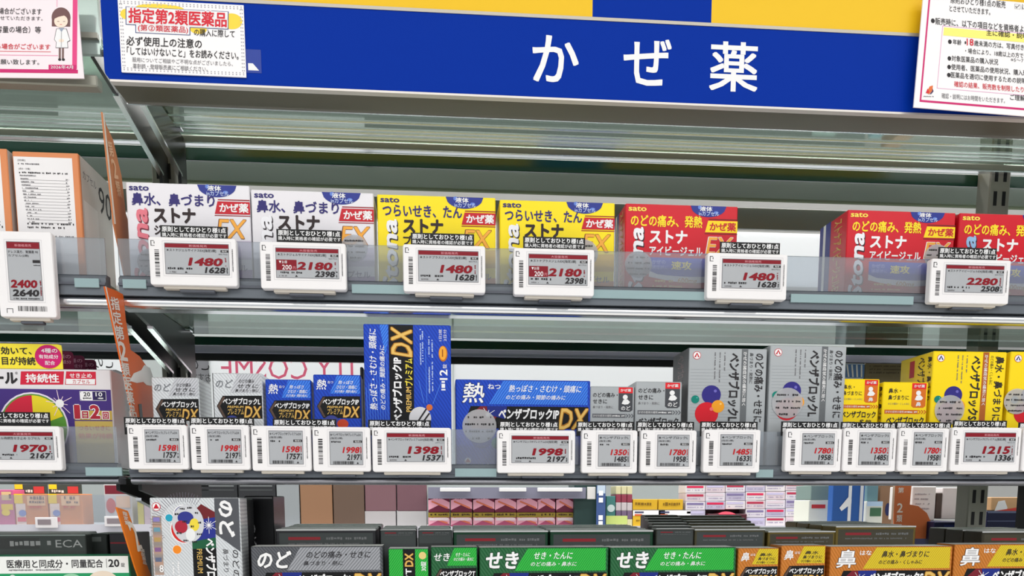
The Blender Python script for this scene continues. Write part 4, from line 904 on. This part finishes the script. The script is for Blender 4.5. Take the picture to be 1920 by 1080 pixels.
# ================================================================== lower row
G3 = 'foil boxes of the lower row'; Y3 = 0.0
def silver_top(a, w, d): a.rect(.5, .5, w - .5, d - .5, foil((216, 218, 216), .3, 90, .2, .15, 'silver_edge', 1.57), 1)
def silver_tall(a):
    # photo pixels, corner (280, 933), width 168
    for i in range(30):
        an = R(150 + i * 5.2); a.line(343 + 44 * math.cos(an), 985 + 44 * math.sin(an), 343 + (62 + (i % 3) * 2) * math.cos(an), 985 + 62 * math.sin(an), .7, M((110, 104, 120), .3, .4), 1)
    a.rect(283, 968, 300, 1079, foil((190, 180, 176), .25, 30, .25, .5, 'rainbow_band', 1.57, (206, 170, 150)), 1); 
    for i, c in enumerate(((150, 140, 210), (120, 170, 190), (200, 170, 110), (150, 110, 160), (110, 120, 150))): a.rect(285, 970 + i * 19, 297, 978 + i * 19, M(c, .25, .4), 2)
    a.ell(292, 950, 8, 8, SRED, 2); a.ell(292, 950, 7, 7, WHITE, 3); a.rawpoly([(292, 944), (297.5, 953.5), (286.5, 953.5)], SRED, 4)
    a.ell(323, 962, 0.1, 0.1, WHITE, 1)
    a.rect(401, 934, 447, 1086, M((96, 98, 104), .3, .5), 1); a.rawpoly([(401, 1030), (401, 1002), (447, 1036), (447, 1086), (401, 1086)], FSIL, 2)
    a.rect(356, 1026, 401, 1086, BAND, 1); a.rawpoly([(362, 958), (376, 945), (401, 960), (401, 1010), (372, 1010)], M((110, 34, 40), .3), 1); a.rawpoly([(366, 975), (401, 970), (401, 1018), (360, 1018)], M((40, 50, 140), .3), 2)
    a.rawpoly([(356, 1016), (401, 1008), (401, 1028), (356, 1030)], M((30, 90, 60), .3), 2)
    for i in range(12):
        an = i * math.pi / 6; r = 16 if i % 2 else 9; a.line(389, 985, 389 + r * math.cos(an), 985 + r * math.sin(an), 1, WHITE, 3)
    a.ell(343, 968, 21, 22, WHITE, 3); a.ell(343, 968, 19, 20, M((36, 40, 130), .2), 4); a.ell(343, 992, 27, 28, WHITE, 3); a.ell(343, 992, 25, 26, M((206, 40, 36), .2), 4)
    a.ell(315, 971, 8, 8, WHITE, 3); a.ell(315, 971, 7, 7, M((40, 160, 190), .2), 4); a.ell(327, 1031, 9, 9, WHITE, 3); a.ell(327, 1031, 8, 8, M((240, 140, 40), .2), 4)
    a.text('のど', 408, 938, 438, 1008, WHITE, w=.05, rot=90, L=4); a.text('のどの痛み・せきに', 432, 1034, 444, 1120, INK, w=.01, rot=90, L=4) if False else None
    a.text('のどの', 431, 1032, 444, 1086, INK, w=.01, rot=90, L=4); a.text('鼻づまり・', 413, 1030, 424, 1084, INK, rot=90, L=4)
    a.text('ベンザブロ', 380, 1010, 400, 1086, WHITE, w=.05, rot=90, L=4); a.text('PREMIUM', 364, 1030, 374, 1076, DXB, rot=90, L=4)
    a.ell(350, 982, 30, 36, M((214, 216, 222), .2, .2), 5); a.ell(346, 971, 15, 12, M((50, 56, 140), .2), 6); a.ell(337, 988, 12, 12, M((170, 40, 60), .2), 6); a.ell(362, 984, 9, 12, M((236, 214, 70), .2), 6); a.ell(354, 1003, 9, 12, M((232, 234, 236), .2), 6)
    for k, (x, y) in enumerate(((326, 962), (336, 952), (350, 950), (364, 960), (369, 978), (366, 1000), (356, 1014), (340, 1012), (328, 998), (355, 985), (340, 976))): a.scrawl(x, y, x + 9, y + 4, INK, L=7)
    a.text('8', 292, 1060, 300, 1074, WHITE, w=.02, L=4); a.scrawl(316, 1056, 320, 1086, WHITE, rot=1); a.scrawl(326, 1054, 330, 1086, WHITE, rot=1)
product('tall silver foil box at lower left with coloured balls, beside the short orange card', G3, 280, 933, 449, -.006, Z3, .028, FSIL, silver_tall, (280, 933, 169), top=silver_top)
def clear_side(a, w, h): pass
product('dark silver box standing directly behind the tall silver one', G3, 300, 935, 462, .026, Z3, .028, M((60, 60, 64), .25, .5), None, (0, 0, 160), top=silver_top)
product('black box right of the tall silver pair with a white character', G3, 458, 930, 512, .070, Z3, .06, M((30, 30, 33), .25), lambda a: (a.text('のど', 8, 52, 20, 94, M((190, 190, 194)), rot=90, w=.02), a.rect(2, 2, 52, 5, M((150, 150, 154)), 1)), (0, 0, 54), top=silver_top)
def tdx(a):
    a.rawpoly([(1, 1), (27, 1), (27, a.hpx), (1, a.hpx)], FGRNL, 1); a.rect(27, 1, 50, a.hpx, BAND, 1); a.rect(50, 1, 74, a.hpx, FGRNL, 1)
    a.text('DX', 30, 8, 47, 34, DXA, w=.06, rot=-90); a.text('DX', 31, 8.5, 46, 33.5, DXB, w=.02, rot=-90, L=4); a.text('ロックT', 30, 37, 44, 100, WHITE, w=.04, rot=-90); a.ell(64, 13, 7, 7, M((226, 200, 130)), 3); a.text('30錠', 60, 24, 71, 42, WHITE, w=.02, rot=-90)
product('narrow green box on end with black band, between silver and green boxes', G3, 728, 1029, 803, Y3, Z3, .03, FGRN, tdx, (0, 0, 75), top=silver_top)
product('wide silver foil box at lower left of the green ones', G3, 470, 1025, 717, -.004, Z3, .03, FDKS, wide_dx('L'), R253, top=silver_top)
product('small green foil box between the narrow and the wide green boxes', G3, 808, 1026, 895, Y3, Z3, .028, FGRN, small_dx('T'), R100, top=silver_top)
product('wide green foil box, left one of the wide pair', G3, 899, 1027, 1141, Y3, Z3, .03, FGRN, wide_dx('T'), R253, top=silver_top)
product('wide green foil box, right one of the wide pair, beside the small gold box', G3, 1145, 1027, 1381, Y3, Z3, .03, FGRN, wide_dx('T'), R253, top=silver_top)
product('small gold foil box touching the green ones', G3, 1385, 1028, 1461, Y3, Z3, .028, FORG, small_dx('S'), R100, top=silver_top)
product('small gold foil box directly left of the wide gold box', G3, 1466, 1023, 1549, Y3, Z3, .028, FORG, small_dx('S'), R100, top=silver_top)
product('wide gold foil box in full view, left one of the wide gold pair', G3, 1558, 1025, 1787, Y3, Z3, .03, FORG, wide_dx('S'), R253, top=silver_top)
product('wide gold foil box cut by the lower right corner of the photo', G3, 1791, 1021, 2020, Y3, Z3, .03, FORG, wide_dx('S'), R253, top=silver_top)
# the boxes queuing behind each column; their printed backs and silver upper edges show
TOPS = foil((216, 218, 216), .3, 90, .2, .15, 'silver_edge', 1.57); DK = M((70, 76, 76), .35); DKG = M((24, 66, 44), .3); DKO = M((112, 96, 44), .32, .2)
def back_art(inner):
    def f(a):
        hp = a.hpx; a.rect(3, 4, 97, min(40, hp), inner, 1); a.rect(12, 8, 44, 11, M((150, 40, 50)), 2); a.scrawl(50, 8, 92, 11, M((120, 122, 124)), L=2); a.scrawl(12, 14, 90, 16, M((110, 112, 114)), L=2)
        a.rect(0, 0, 100, 1.6, M((216, 218, 218), .3, .1), 3)
    return f
ORD = ['second', 'third', 'fourth', 'fifth', 'sixth', 'seventh']
def queue(x0, x1, ytop, desc, body, inner, n=4, ya=.036, dy=.031, rise=1.6, depth=.029, shift=0.0):
    for k in range(n):
        Y = ya + k * dy; j = random.uniform(-2, 2)
        z = zz(ytop, ya, (x0 + x1) / 2) + 0.0012 * k * rise * .3
        p = W(x0, ytop, ya)
        zb = Z3; h = z - zb
        # keep each one in line behind the first: same world x
        q = W(x1, ytop, ya); mb = MB(); w = q.x - p.x
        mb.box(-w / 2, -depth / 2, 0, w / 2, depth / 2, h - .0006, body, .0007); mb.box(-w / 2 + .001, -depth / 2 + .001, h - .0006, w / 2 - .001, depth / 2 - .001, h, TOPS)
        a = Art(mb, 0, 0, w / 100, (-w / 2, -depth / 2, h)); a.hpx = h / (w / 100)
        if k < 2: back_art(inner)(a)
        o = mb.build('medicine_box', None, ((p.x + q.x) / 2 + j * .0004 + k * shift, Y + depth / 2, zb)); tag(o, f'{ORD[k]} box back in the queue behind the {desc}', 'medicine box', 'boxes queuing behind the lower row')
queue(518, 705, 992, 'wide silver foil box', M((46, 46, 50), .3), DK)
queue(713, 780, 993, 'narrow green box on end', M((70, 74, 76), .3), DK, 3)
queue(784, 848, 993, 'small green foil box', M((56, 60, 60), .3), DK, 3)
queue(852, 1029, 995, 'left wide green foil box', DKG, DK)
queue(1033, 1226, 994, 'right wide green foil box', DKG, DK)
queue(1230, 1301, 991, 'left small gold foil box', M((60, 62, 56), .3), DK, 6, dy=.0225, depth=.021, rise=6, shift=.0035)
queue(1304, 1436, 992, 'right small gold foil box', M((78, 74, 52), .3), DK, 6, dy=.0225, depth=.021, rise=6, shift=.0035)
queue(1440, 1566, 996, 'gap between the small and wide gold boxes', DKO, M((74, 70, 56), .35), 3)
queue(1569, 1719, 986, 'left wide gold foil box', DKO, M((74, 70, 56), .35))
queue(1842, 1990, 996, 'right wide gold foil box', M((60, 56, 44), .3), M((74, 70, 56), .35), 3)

# lower left bay
GRN = M((36, 150, 96), .35)
def green_white(a):
    h = a.hpx; a.rect(-58, 1044, 240, 1076, M((236, 238, 236), .35), 1); a.rect(-58, 1076, 240, 1044 + h, GRN, 1)
    a.text('医療用と同成分・同量配合', 11, 1050, 192, 1066, INK, w=.02); a.rect(198, 1049, 199, 1066, GREYT, 2); a.text('20', 202, 1050, 223, 1065, INK, w=.03); a.text('錠', 226, 1057, 233, 1065, INK)
    a.scrawl(14, 1068, 110, 1071, GREYT); a.ell(20, 1090, 8, 12, M((200, 214, 206)), 2); a.ell(190, 1094, 30, 22, M((230, 214, 196)), 2); a.ell(130, 1084, 16, 7, M((150, 206, 170)), 2)
o = product('green and white tablet box at the lower left corner', 'boxes of the lower left bay', -60, 1044, 242, -.004, Z3 - .0, .03, M((30, 120, 84), .35), green_white, (-60, 1044, 302))
def dark_left(a): a.rect(2, 3, 60, 12, M((60, 62, 62), .4), 1); a.text('ECA', 74, 4.5, 97, 11, M((170, 172, 172)), L=2); a.scrawl(30, 5, 70, 10, M((150, 152, 152)), L=2); a.rect(0, 0, 100, 1, M((150, 160, 156), .3, .5), 2)
for k in range(4):
    product(('first', 'second', 'third', 'fourth')[k] + ' dark box lying behind the green and white tablet box', 'dark boxes of the lower left bay', -60, 1003 - k * 1.5, 160, .036 + k * .031, Z3, .029, M((66, 72, 70), .35), dark_left if k == 0 else None, R100)
product('dark box with a red stripe behind the short orange card', 'dark boxes of the lower left bay', 204, 1000, 246, .05, Z3, .05, M((52, 52, 56), .35), lambda a: a.rect(4, 40, 96, 46, M((150, 40, 50)), 1), R100)
product('narrow black box between the two dark boxes at lower left', 'dark boxes of the lower left bay', 164, 1001, 200, .05, Z3, .05, M((36, 42, 40), .35), lambda a: a.rect(20, 16, 70, 40, M((90, 96, 94)), 1), R100)
# ================================================================== the gondola across the next aisle
YF = 1.50
def far_box(label, group, x0, y0, x1, y1, col, art=None, Y=YF, depth=.07, name='medicine_box', cat='medicine box', rough=.45, rz=0, zb=None):
    p = W(x0, y0, Y); q = W(x1, y0, Y); r_ = W(x0, y1, Y); w = q.x - p.x; zb = r_.z if zb is None else zb; h = p.z - zb
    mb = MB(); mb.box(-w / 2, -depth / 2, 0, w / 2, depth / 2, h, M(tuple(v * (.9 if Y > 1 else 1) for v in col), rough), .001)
    if art: a = Art(mb, x0, y0, w / (x1 - x0), (-w / 2, -depth / 2, h), step=.0004, kv=(p.z - r_.z) / (y1 - y0)); art(a)
    return tag(mb.build(name, None, ((p.x + q.x) / 2, Y + depth / 2, zb), (0, 0, rz)), label, cat, group)
def far_shelf(label, x0, x1, zt, lip=.04, Y=YF, depth=.34, railc=(190, 190, 200)):
    a, b = W(x0, 940, Y).x, W(x1, 940, Y).x
    t = thing('display_shelf', label, 'shelf', ((a + b) / 2, Y, zt), group='shelves across the aisle'); h = (b - a) / 2
    mb = MB(); mb.box(-h, -.03, -.02, h, depth, 0, M((224, 224, 226), .3), .001); mb.build('board', t)
    mb = MB(); mb.box(-h, -.036, -.025, h, -.031, .004, M(railc, .3)); mb.build('price_rail', t)
    if lip: mb = MB(); mb.box(-h, -.034, .004, h, -.0325, lip, LIP); mb.build('clear_lip', t)
    return t
zfs = zz(989, YF, 960)
far_shelf('white shelf across the aisle with pink, yellow and white boxes', 324, 1700, zfs, lip=0)
zfu = zz(921, YF - .03, 960)
far_shelf('white shelf across the aisle just above the pink boxes', 803, 1094, zfu + .006, lip=0, railc=(120, 120, 138))
mb = MB(); a0, a1 = W(-420, 940, YF).x, W(1700, 940, YF).x
mb.box(a0, YF + .345, .2, a1, YF + .36, 1.9, M((140, 147, 147), .4)); tag(mb.build('back_panel', None), 'grey back panel of the gondola across the aisle', 'panel')
PK1, PK2, PLM = (196, 92, 130), (206, 120, 150), (120, 34, 66)
def pink_art(x0, y0, x1, y1, gold):
    def f(a):
        cx = (x0 + x1) / 2; a.poly([(x0, y0 + 8), (cx, y0 + 2), (x1, y0 + 12), (x1, y1 - 6), (cx, y1 - 14), (x0, y1 - 4)], M((236, 170, 190)), 1); a.line(x0 + 6, y0 + 10, x1 - 4, y1 - 8, 3, M((220, 120, 90)), 2); a.scrawl(x0 + 4, y0 + 2, x1 - 4, y0 + 6, M((90, 20, 50)))
        if gold: a.rect(x0, y0, x1, y0 + 9, M((150, 130, 50)), 3); a.rect(x0 + 2, y0 + 10, x1 - 2, y0 + 15, M((230, 214, 220)), 3); a.scrawl(x0 + 4, y0 + 2, x1 - 4, y0 + 6, M((60, 40, 20)), L=4)
    return f
cols = [803, 845, 887, 928, 969, 1008, 1043]
for i, x in enumerate(cols):
    x1 = x + (40 if i < 5 else 33)
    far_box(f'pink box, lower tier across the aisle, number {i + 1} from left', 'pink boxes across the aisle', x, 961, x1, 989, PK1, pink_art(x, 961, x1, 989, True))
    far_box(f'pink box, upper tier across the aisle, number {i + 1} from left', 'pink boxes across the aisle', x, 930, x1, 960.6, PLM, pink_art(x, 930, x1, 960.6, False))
for i, (x0, x1) in enumerate(((825, 882), (936, 987), (1008, 1092))):
    far_box(('leftmost', 'middle', 'rightmost')[i] + ' white price card on the rail above the boxes across the aisle', 'white price cards across the aisle', x0, 914.5, x1, 921.5, (240, 240, 242), None, YF - .045, .006, 'price_card', 'price card')
# end of that gondola: dark column, banner
far_box('dark green column between the pink and the teal boxes across the aisle', None, 1077, 900, 1127, 1000, (40, 66, 64), None, YF - .02, .1, 'column', 'column')
far_box('white notice hanging on the dark green column', None, 1101, 913, 1117, 936, (232, 230, 228), None, YF - .034, .004, 'notice_sheet', 'notice')
def banner(a):
    a.rect(1120, 905, 1135, 925, M((180, 196, 214)), 1)
    for y in (920, 933, 966, 977): a.rect(1123, y, 1131, y + 9, WHITE, 2)
far_box('narrow blue banner with white marks beside the dark green column', None, 1119, 905, 1136, 992, (66, 92, 150), banner, YF - .04, .004, 'banner', 'banner')
def teal(x, y):
    def f(a): a.rect(x, y + 22, x + 40, y + 38, M((190, 206, 120)), 1); a.ell(x + 9, y + 8, 7, 7, M((190, 206, 206)), 2)
    return f
far_box('teal box beside the blue banner across the aisle', None, 1137, 930, 1154, 989, (70, 130, 126), teal(1137, 945))
def yw(x, y, kind):
    def f(a):
        if kind: a.rect(x, y, x + 60, y + 10, M((232, 230, 232)), 1); a.rect(x + 3, y + 2, x + 20, y + 5, M((60, 66, 100)), 2); a.rect(x + 3, y + 7, x + 17, y + 10, M((206, 90, 50)), 2); a.scrawl(x + 6, y + 17, x + 40, y + 21, M((130, 100, 20)))
        else: a.scrawl(x + 4, y + 6, x + 40, y + 12, M((120, 90, 20)))
    return f
for i, x in enumerate((1187, 1235)):
    s = ('left', 'right')[i]
    far_box(f'{s} yellow box of the upper yellow pair across the aisle', 'yellow boxes across the aisle', x, 936, x + 46, 956, (222, 176, 40), yw(x, 936, 0))
    far_box(f'{s} white-topped yellow box of the lower pair across the aisle', 'yellow boxes across the aisle', x, 957, x + 46, 989, (230, 184, 44), yw(x, 957, 1))
def pale(x0, y0, x1, y1, c):
    def f(a): a.rect(x0 + 2, y0 + 2, x1 - 3, y0 + (y1 - y0) * .4, M(c), 1); a.scrawl(x0 + 3, y0 + (y1 - y0) * .6, x1 - 4, y0 + (y1 - y0) * .75, M((140, 130, 160)))
    return f
rnd = random.Random(3)
ROWN = ['second', 'third', 'fourth', 'bottom', 'top']
for r in range(-1, 4):
    for i in range(3):
        x = 1155 + i * 10.5; y = 927 + r * 15.5
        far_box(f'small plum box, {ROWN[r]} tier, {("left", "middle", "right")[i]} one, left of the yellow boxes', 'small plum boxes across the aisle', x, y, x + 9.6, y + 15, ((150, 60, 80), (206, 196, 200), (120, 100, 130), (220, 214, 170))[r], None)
for r in range(-1, 4):
    for i in range(6):
        x = 1286 + i * 37.5; y = 925 + r * 16 - i * .8
        if r >= 2 and i in (1, 2): continue
        c = ((222, 206, 214), (228, 222, 232), (196, 190, 214), (232, 226, 230))[(r + i) % 4]; ac = ((170, 50, 76), (206, 190, 200), (120, 110, 150), (200, 40, 80), (186, 180, 210))[(r * 2 + i) % 5]
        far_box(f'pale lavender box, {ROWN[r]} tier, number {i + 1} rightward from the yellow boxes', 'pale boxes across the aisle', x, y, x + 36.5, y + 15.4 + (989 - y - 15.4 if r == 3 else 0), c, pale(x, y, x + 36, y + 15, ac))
# domed pink hair item in a black tray among the pale boxes
t = thing('domed_case', 'domed pink case in a dark tray among the pale boxes across the aisle', 'case', W(1363, 988, YF - .01))
s_ = (W(1396, 985, YF).x - W(1330, 985, YF).x)
mb = MB(); n = 14; pr = [(-s_ / 2 + s_ * i / n, s_ * .42 * math.sin(math.pi * (i / n)) ** .6) for i in range(n + 1)]
mb.add([(x, 0, z) for x, z in pr] + [(x, .06, z) for x, z in pr], [list(range(n + 1))[::-1], list(range(n + 1, 2 * n + 2))] + [[i, i + 1, n + 2 + i, n + 1 + i] for i in range(n)], M((226, 90, 110), .3)); mb.build('dome', t)
mb = MB(); mb.box(-s_ * .56, .0, .0, s_ * .56, .1, .035, M((70, 24, 36), .4), .002); mb.box(-s_ * .56, .062, .035, s_ * .56, .066, s_ * .55, M((80, 26, 40), .4)); mb.build('tray', t)
# behind the masked stretch of the photo: shelf goods in the same muted tones
for i, (x0, y0, x1, y1, c, lb) in enumerate(((518, 903, 560, 989, (150, 156, 160), 'grey carton leftmost of the cartons left of the pink boxes across the aisle'), (562, 901, 622, 989, (150, 112, 84), 'tan carton left of the brown one across the aisle'), (624, 900, 682, 989, (104, 84, 72), 'brown carton right of the tan one across the aisle'),
        (684, 903, 742, 958, (126, 92, 100), 'dusty plum carton on top of the pale cartons across the aisle'), (744, 903, 800, 958, (118, 84, 94), 'dusty plum carton nearest the pink boxes across the aisle'), (684, 958.5, 742, 989, (186, 182, 184), 'pale grey carton below the left plum carton across the aisle'), (744, 958.5, 800, 989, (190, 188, 190), 'pale grey carton below the right plum carton across the aisle'))):
    far_box(lb, 'plain cartons across the aisle', x0, y0, x1, y1, c)

for x0, x1, lb in ((327, 372, 'black carton leftmost of the three black ones across the aisle'), (374, 444, 'black carton in the middle of the three across the aisle'), (446, 516, 'black carton beside the grey carton across the aisle')):
    far_box(lb, 'black cartons across the aisle', x0, 902, x1, 989, (44, 46, 50), lambda a, x0=x0: (a.rect(x0 + 3, 910, x0 + 64, 912, M((120, 124, 126)), 1), a.rect(x0 + 3, 918, x0 + 64, 919, M((90, 94, 96)), 1)))

# far goods seen below the left bay
def orange_art(x0, y0):
    def f(a):
        a.rect(x0, y0, x0 + 16, y0 + 18, M((250, 208, 30)), 2); a.rect(x0 + 2, y0 + 18, x0 + 20, y0 + 58, M((246, 220, 210)), 1); a.rect(x0 + 24, y0 + 4, x0 + 58, y0 + 22, M((246, 196, 150)), 1); a.scrawl(x0 + 30, y0 + 4, x0 + 56, y0 + 11, M((110, 80, 80))); a.scrawl(x0 + 28, y0 + 13, x0 + 56, y0 + 18, M((110, 80, 80)))
        a.ell(x0 + 14, y0 + 36, 7, 6, M((120, 140, 206)), 3); a.scrawl(x0 + 28, y0 + 22, x0 + 50, y0 + 27, M((206, 70, 60))); a.rect(x0 + 4, y0 + 44, x0 + 20, y0 + 52, M((232, 90, 110)), 3)
    return f
YL = 1.46; zl = zz(986, YL, 120)
far_shelf('white shelf across the aisle with orange boxes, seen at lower left', -300, 322, zz(985, YL + .03, 120), lip=.075, Y=YL)
for i, x in enumerate((26, 90)):
    far_box(('left', 'right')[i] + ' orange box with yellow sticker across the aisle at lower left', 'orange boxes across the aisle', x, 926, x + 62, 984, (240, 150, 90), orange_art(x, 926), YL + .02)
    def dark_art(a, x=x): a.rect(x + 1, 908, x + 16, 917, M((240, 206, 40)), 2); a.rect(x + 36, 912, x + 56, 925, M((190, 60, 60)), 2); a.scrawl(x + 6, 918, x + 34, 924, M((220, 220, 216)))
    far_box(('left', 'right')[i] + ' dark header card above the orange boxes across the aisle', 'dark header cards across the aisle', x, 904, x + 62, 926.5, (66, 78, 74), dark_art, YL + .08, .004, 'header_card', 'header card')
def pink_left(a): a.rect(0, 945, 22, 956, M((246, 206, 40)), 1); a.ell(8, 961, 8, 6, M((250, 214, 40)), 2); a.rect(2, 922, 20, 938, M((226, 190, 140)), 1); a.scrawl(3, 924, 20, 936, M((110, 60, 70)))
far_box('pink box with yellow stickers at the left edge across the aisle', None, -30, 918, 24, 984, (226, 110, 160), pink_left, YL + .02)
def redwhite(a): a.rect(196, 910, 244, 926, M((120, 36, 50)), 1); a.ell(206, 948, 9, 14, M((200, 50, 60)), 2); a.rect(216, 930, 242, 952, M((236, 190, 160)), 2); a.scrawl(220, 932, 240, 946, M((120, 90, 90)))
far_box('white box with red emblem across the aisle behind the short orange card', None, 194, 908, 245, 984, (230, 222, 222), redwhite, YL + .02)
far_box('yellow tube box across the aisle left of the tall silver box', None, 257, 940, 268, 984, (226, 206, 60), None, YL + .02)
far_box('pink and white box across the aisle left of the tall silver box', None, 269, 936, 300, 984, (226, 190, 200), None, YL + .02)
for i, (x0, y0, x1, y1) in enumerate(((65, 970, 106, 990), (195, 968, 232, 987))):
    def card(a, x0=x0, y0=y0): a.rect(x0 + 5, y0 + 4, x0 + 30, y0 + 14, M((130, 120, 126)), 1)
    far_box(('left', 'right')[i] + ' small white price card under the orange boxes across the aisle', 'small price cards across the aisle', x0, y0, x1, y1, (236, 232, 236), card, YL - .045, .006, 'price_card', 'price card')

# ---- at right, nearer things standing in the next bay's back
ZN = W(1564, 1004, .80).z
t = thing('steel_shelf', 'white shelf board carrying the blue aisle marker', 'shelf', (W(1600, 1004, .8).x, .9, ZN))
mb = MB(); mb.box(-.14, -.12, -.02, .14, .12, 0, M((220, 220, 222), .35), .001); mb.build('board', t)
for lx in (-.13, .13):
    mb = MB(); mb.box(lx - .008, .09, -ZN, lx + .008, .106, -.02, STEEL, .001); mb.build('leg', t)
def one_art(a):
    a.rect(1593, 905, 1599, 985, M((226, 230, 234)), 2); a.poly([(1594, 930), (1599, 936), (1599, 944), (1581, 958), (1577, 952)], M((226, 230, 234)), 3); a.rect(1615, 905, 1621, 985, M((206, 212, 220)), 2)
far_box('blue aisle marker sign with a large white numeral one', None, 1564, 880, 1624, 1004, (40, 88, 160), one_art, .80, .02, 'aisle_marker', 'sign', zb=ZN)
def gbox(a): a.rect(1632, 952, 1653, 968, M((70, 110, 80)), 1); a.rect(1626, 940, 1655, 949, M((180, 206, 230)), 1)
far_box('white and green box right of the blue aisle marker', None, 1625, 940, 1656, 1004, (220, 222, 210), gbox, .82, zb=ZN)
far_box('teal grey box above the white and green box', None, 1627, 900, 1648, 940, (96, 130, 140), None, .84)
def brownb(a): a.ell(1668, 955, 5, 12, M((40, 46, 90)), 1)
far_box('brown carton with navy oval left of the curved orange card', None, 1652, 890, 1680, 1004, (136, 104, 80), brownb, .86, zb=ZN)
def small_red(a): a.rect(1522, 946, 1548, 953, M((190, 60, 60)), 1)
far_box('small white and red box left of the blue aisle marker', None, 1517, 938, 1563, 1004, (214, 216, 206), small_red, .86, zb=ZN)
far_box('grey green box above the small white and red box', None, 1521, 910, 1563, 937.5, (120, 140, 136), None, .86)
Yc = .52
pts = [(1676, 880), (1712, 880), (1706, 946), (1722, 949), (1738, 962), (1746, 980), (1752, 1010), (1676, 1010)]
P = [W(x, y, Yc) for x, y in pts]; zb = min(p.z for p in P); mb = MB(); n = len(P)
mb.add([(p.x - P[0].x, 0, p.z - zb) for p in P] + [(p.x - P[0].x, .002, p.z - zb) for p in P], [list(range(n))[::-1], list(range(n, 2 * n))] + [[i, n + i, n + (i + 1) % n, (i + 1) % n] for i in range(n)], M((206, 110, 60), .45))
k = (W(1712, 880, Yc).x - P[0].x) / 36; a = Art(mb, 1676, 880, k, (0, 0, P[0].z - zb))
for i, (ch, y0, y1) in enumerate((('第', 912, 922), ('2', 940, 957), ('類', 961, 974), ('医', 978, 990))): a.text(ch, 1686, y0, 1697, y1, CREAM, w=.02)
a.rect(1676, 880, 1680, 1010, M((236, 206, 180)), 2)
tag(mb.build('divider_card', None, (P[0].x, Yc, zb)), 'orange divider card with a curved lower corner, seen under the right tags', 'divider card', 'orange divider cards')
far_box('white wrapped package right of the curved orange card', 'white packages at lower right', 1712, 912, 1756, 976, (232, 228, 226), lambda a: [a.scrawl(1716, 925 + i * 9, 1744, 928 + i * 9, M((170, 164, 170))) for i in range(4)], .56)
far_box('dark striped package between the two white packages', 'white packages at lower right', 1756.5, 924, 1768, 972, (84, 72, 66), None, .56)
far_box('white package touching the right upright', 'white packages at lower right', 1768.5, 914, 1806, 973, (230, 224, 224), None, .56)
far_box('pale lamp shade edge above the white packages', None, 1712, 900, 1808, 910, (96, 108, 106), None, .55) if False else None
far_box('navy box left of the right upright, under the white packages', 'navy boxes at lower right', 1752, 978, 1806, 1024, (26, 30, 62), lambda a: a.rect(1770, 984, 1804, 1008, M((40, 50, 96)), 1), .50)
far_box('navy box right of the right upright', 'navy boxes at lower right', 1852, 958, 1960, 1024, (28, 32, 66), lambda a: (a.rect(1852, 958, 1960, 962, M((110, 120, 150)), 1), a.rect(1852, 976, 1960, 978, M((90, 96, 130)), 1)), .42)
def tanb(a): a.poly([(1866, 958), (1872, 940), (1884, 938), (1890, 952), (1888, 958)], WHITE, 1); a.poly([(1866, 958), (1930, 948), (1930, 958)], M((214, 70, 60)), 2)
far_box('tan box with a red and white print at the right edge, on the navy box', None, 1860, 932, 1960, 957.5, (206, 164, 120), tanb, .42)
zn = min(W(1752, 1024, .50).z, W(1852, 1024, .42).z)
t = thing('display_shelf', 'dark shelf behind the right upright carrying navy boxes', 'shelf', (.85, .36, W(1852, 1024, .42).z - .01))
mb = MB(); mb.box(-.45, -.14, -.02, .5, .24, .0, DARKSTEEL, .001); mb.build('board', t)
# boxes on the rear gondola in the gap left of the tall yellow carton
def map_art(a): a.rect(1586, 683, 1621, 708, M((90, 130, 190)), 1); [a.line(1588 + i * 9, 684, 1592 + i * 8, 707, 3, WHITE, 2) for i in range(4)]
far_box('blue and white patterned box behind the small yellow cartons', None, 1584, 681, 1621, 725, (210, 216, 226), map_art, .30, .03, zb=Z2)
far_box('olive plate with small print behind the small yellow cartons', None, 1622, 681, 1700, 708, (118, 106, 78), lambda a: [a.scrawl(1630, 685 + i * 6, 1690, 688 + i * 6, M((80, 70, 50))) for i in range(3)], .299, .004, 'label_plate', 'plate', zb=Z2)
far_box('white box with red corner left of the tall yellow carton', None, 1701, 680, 1728, 725, (238, 236, 236), lambda a: a.poly([(1714, 700), (1727, 690), (1727, 715), (1714, 715)], M((214, 120, 90)), 1), .30, .03, zb=Z2)
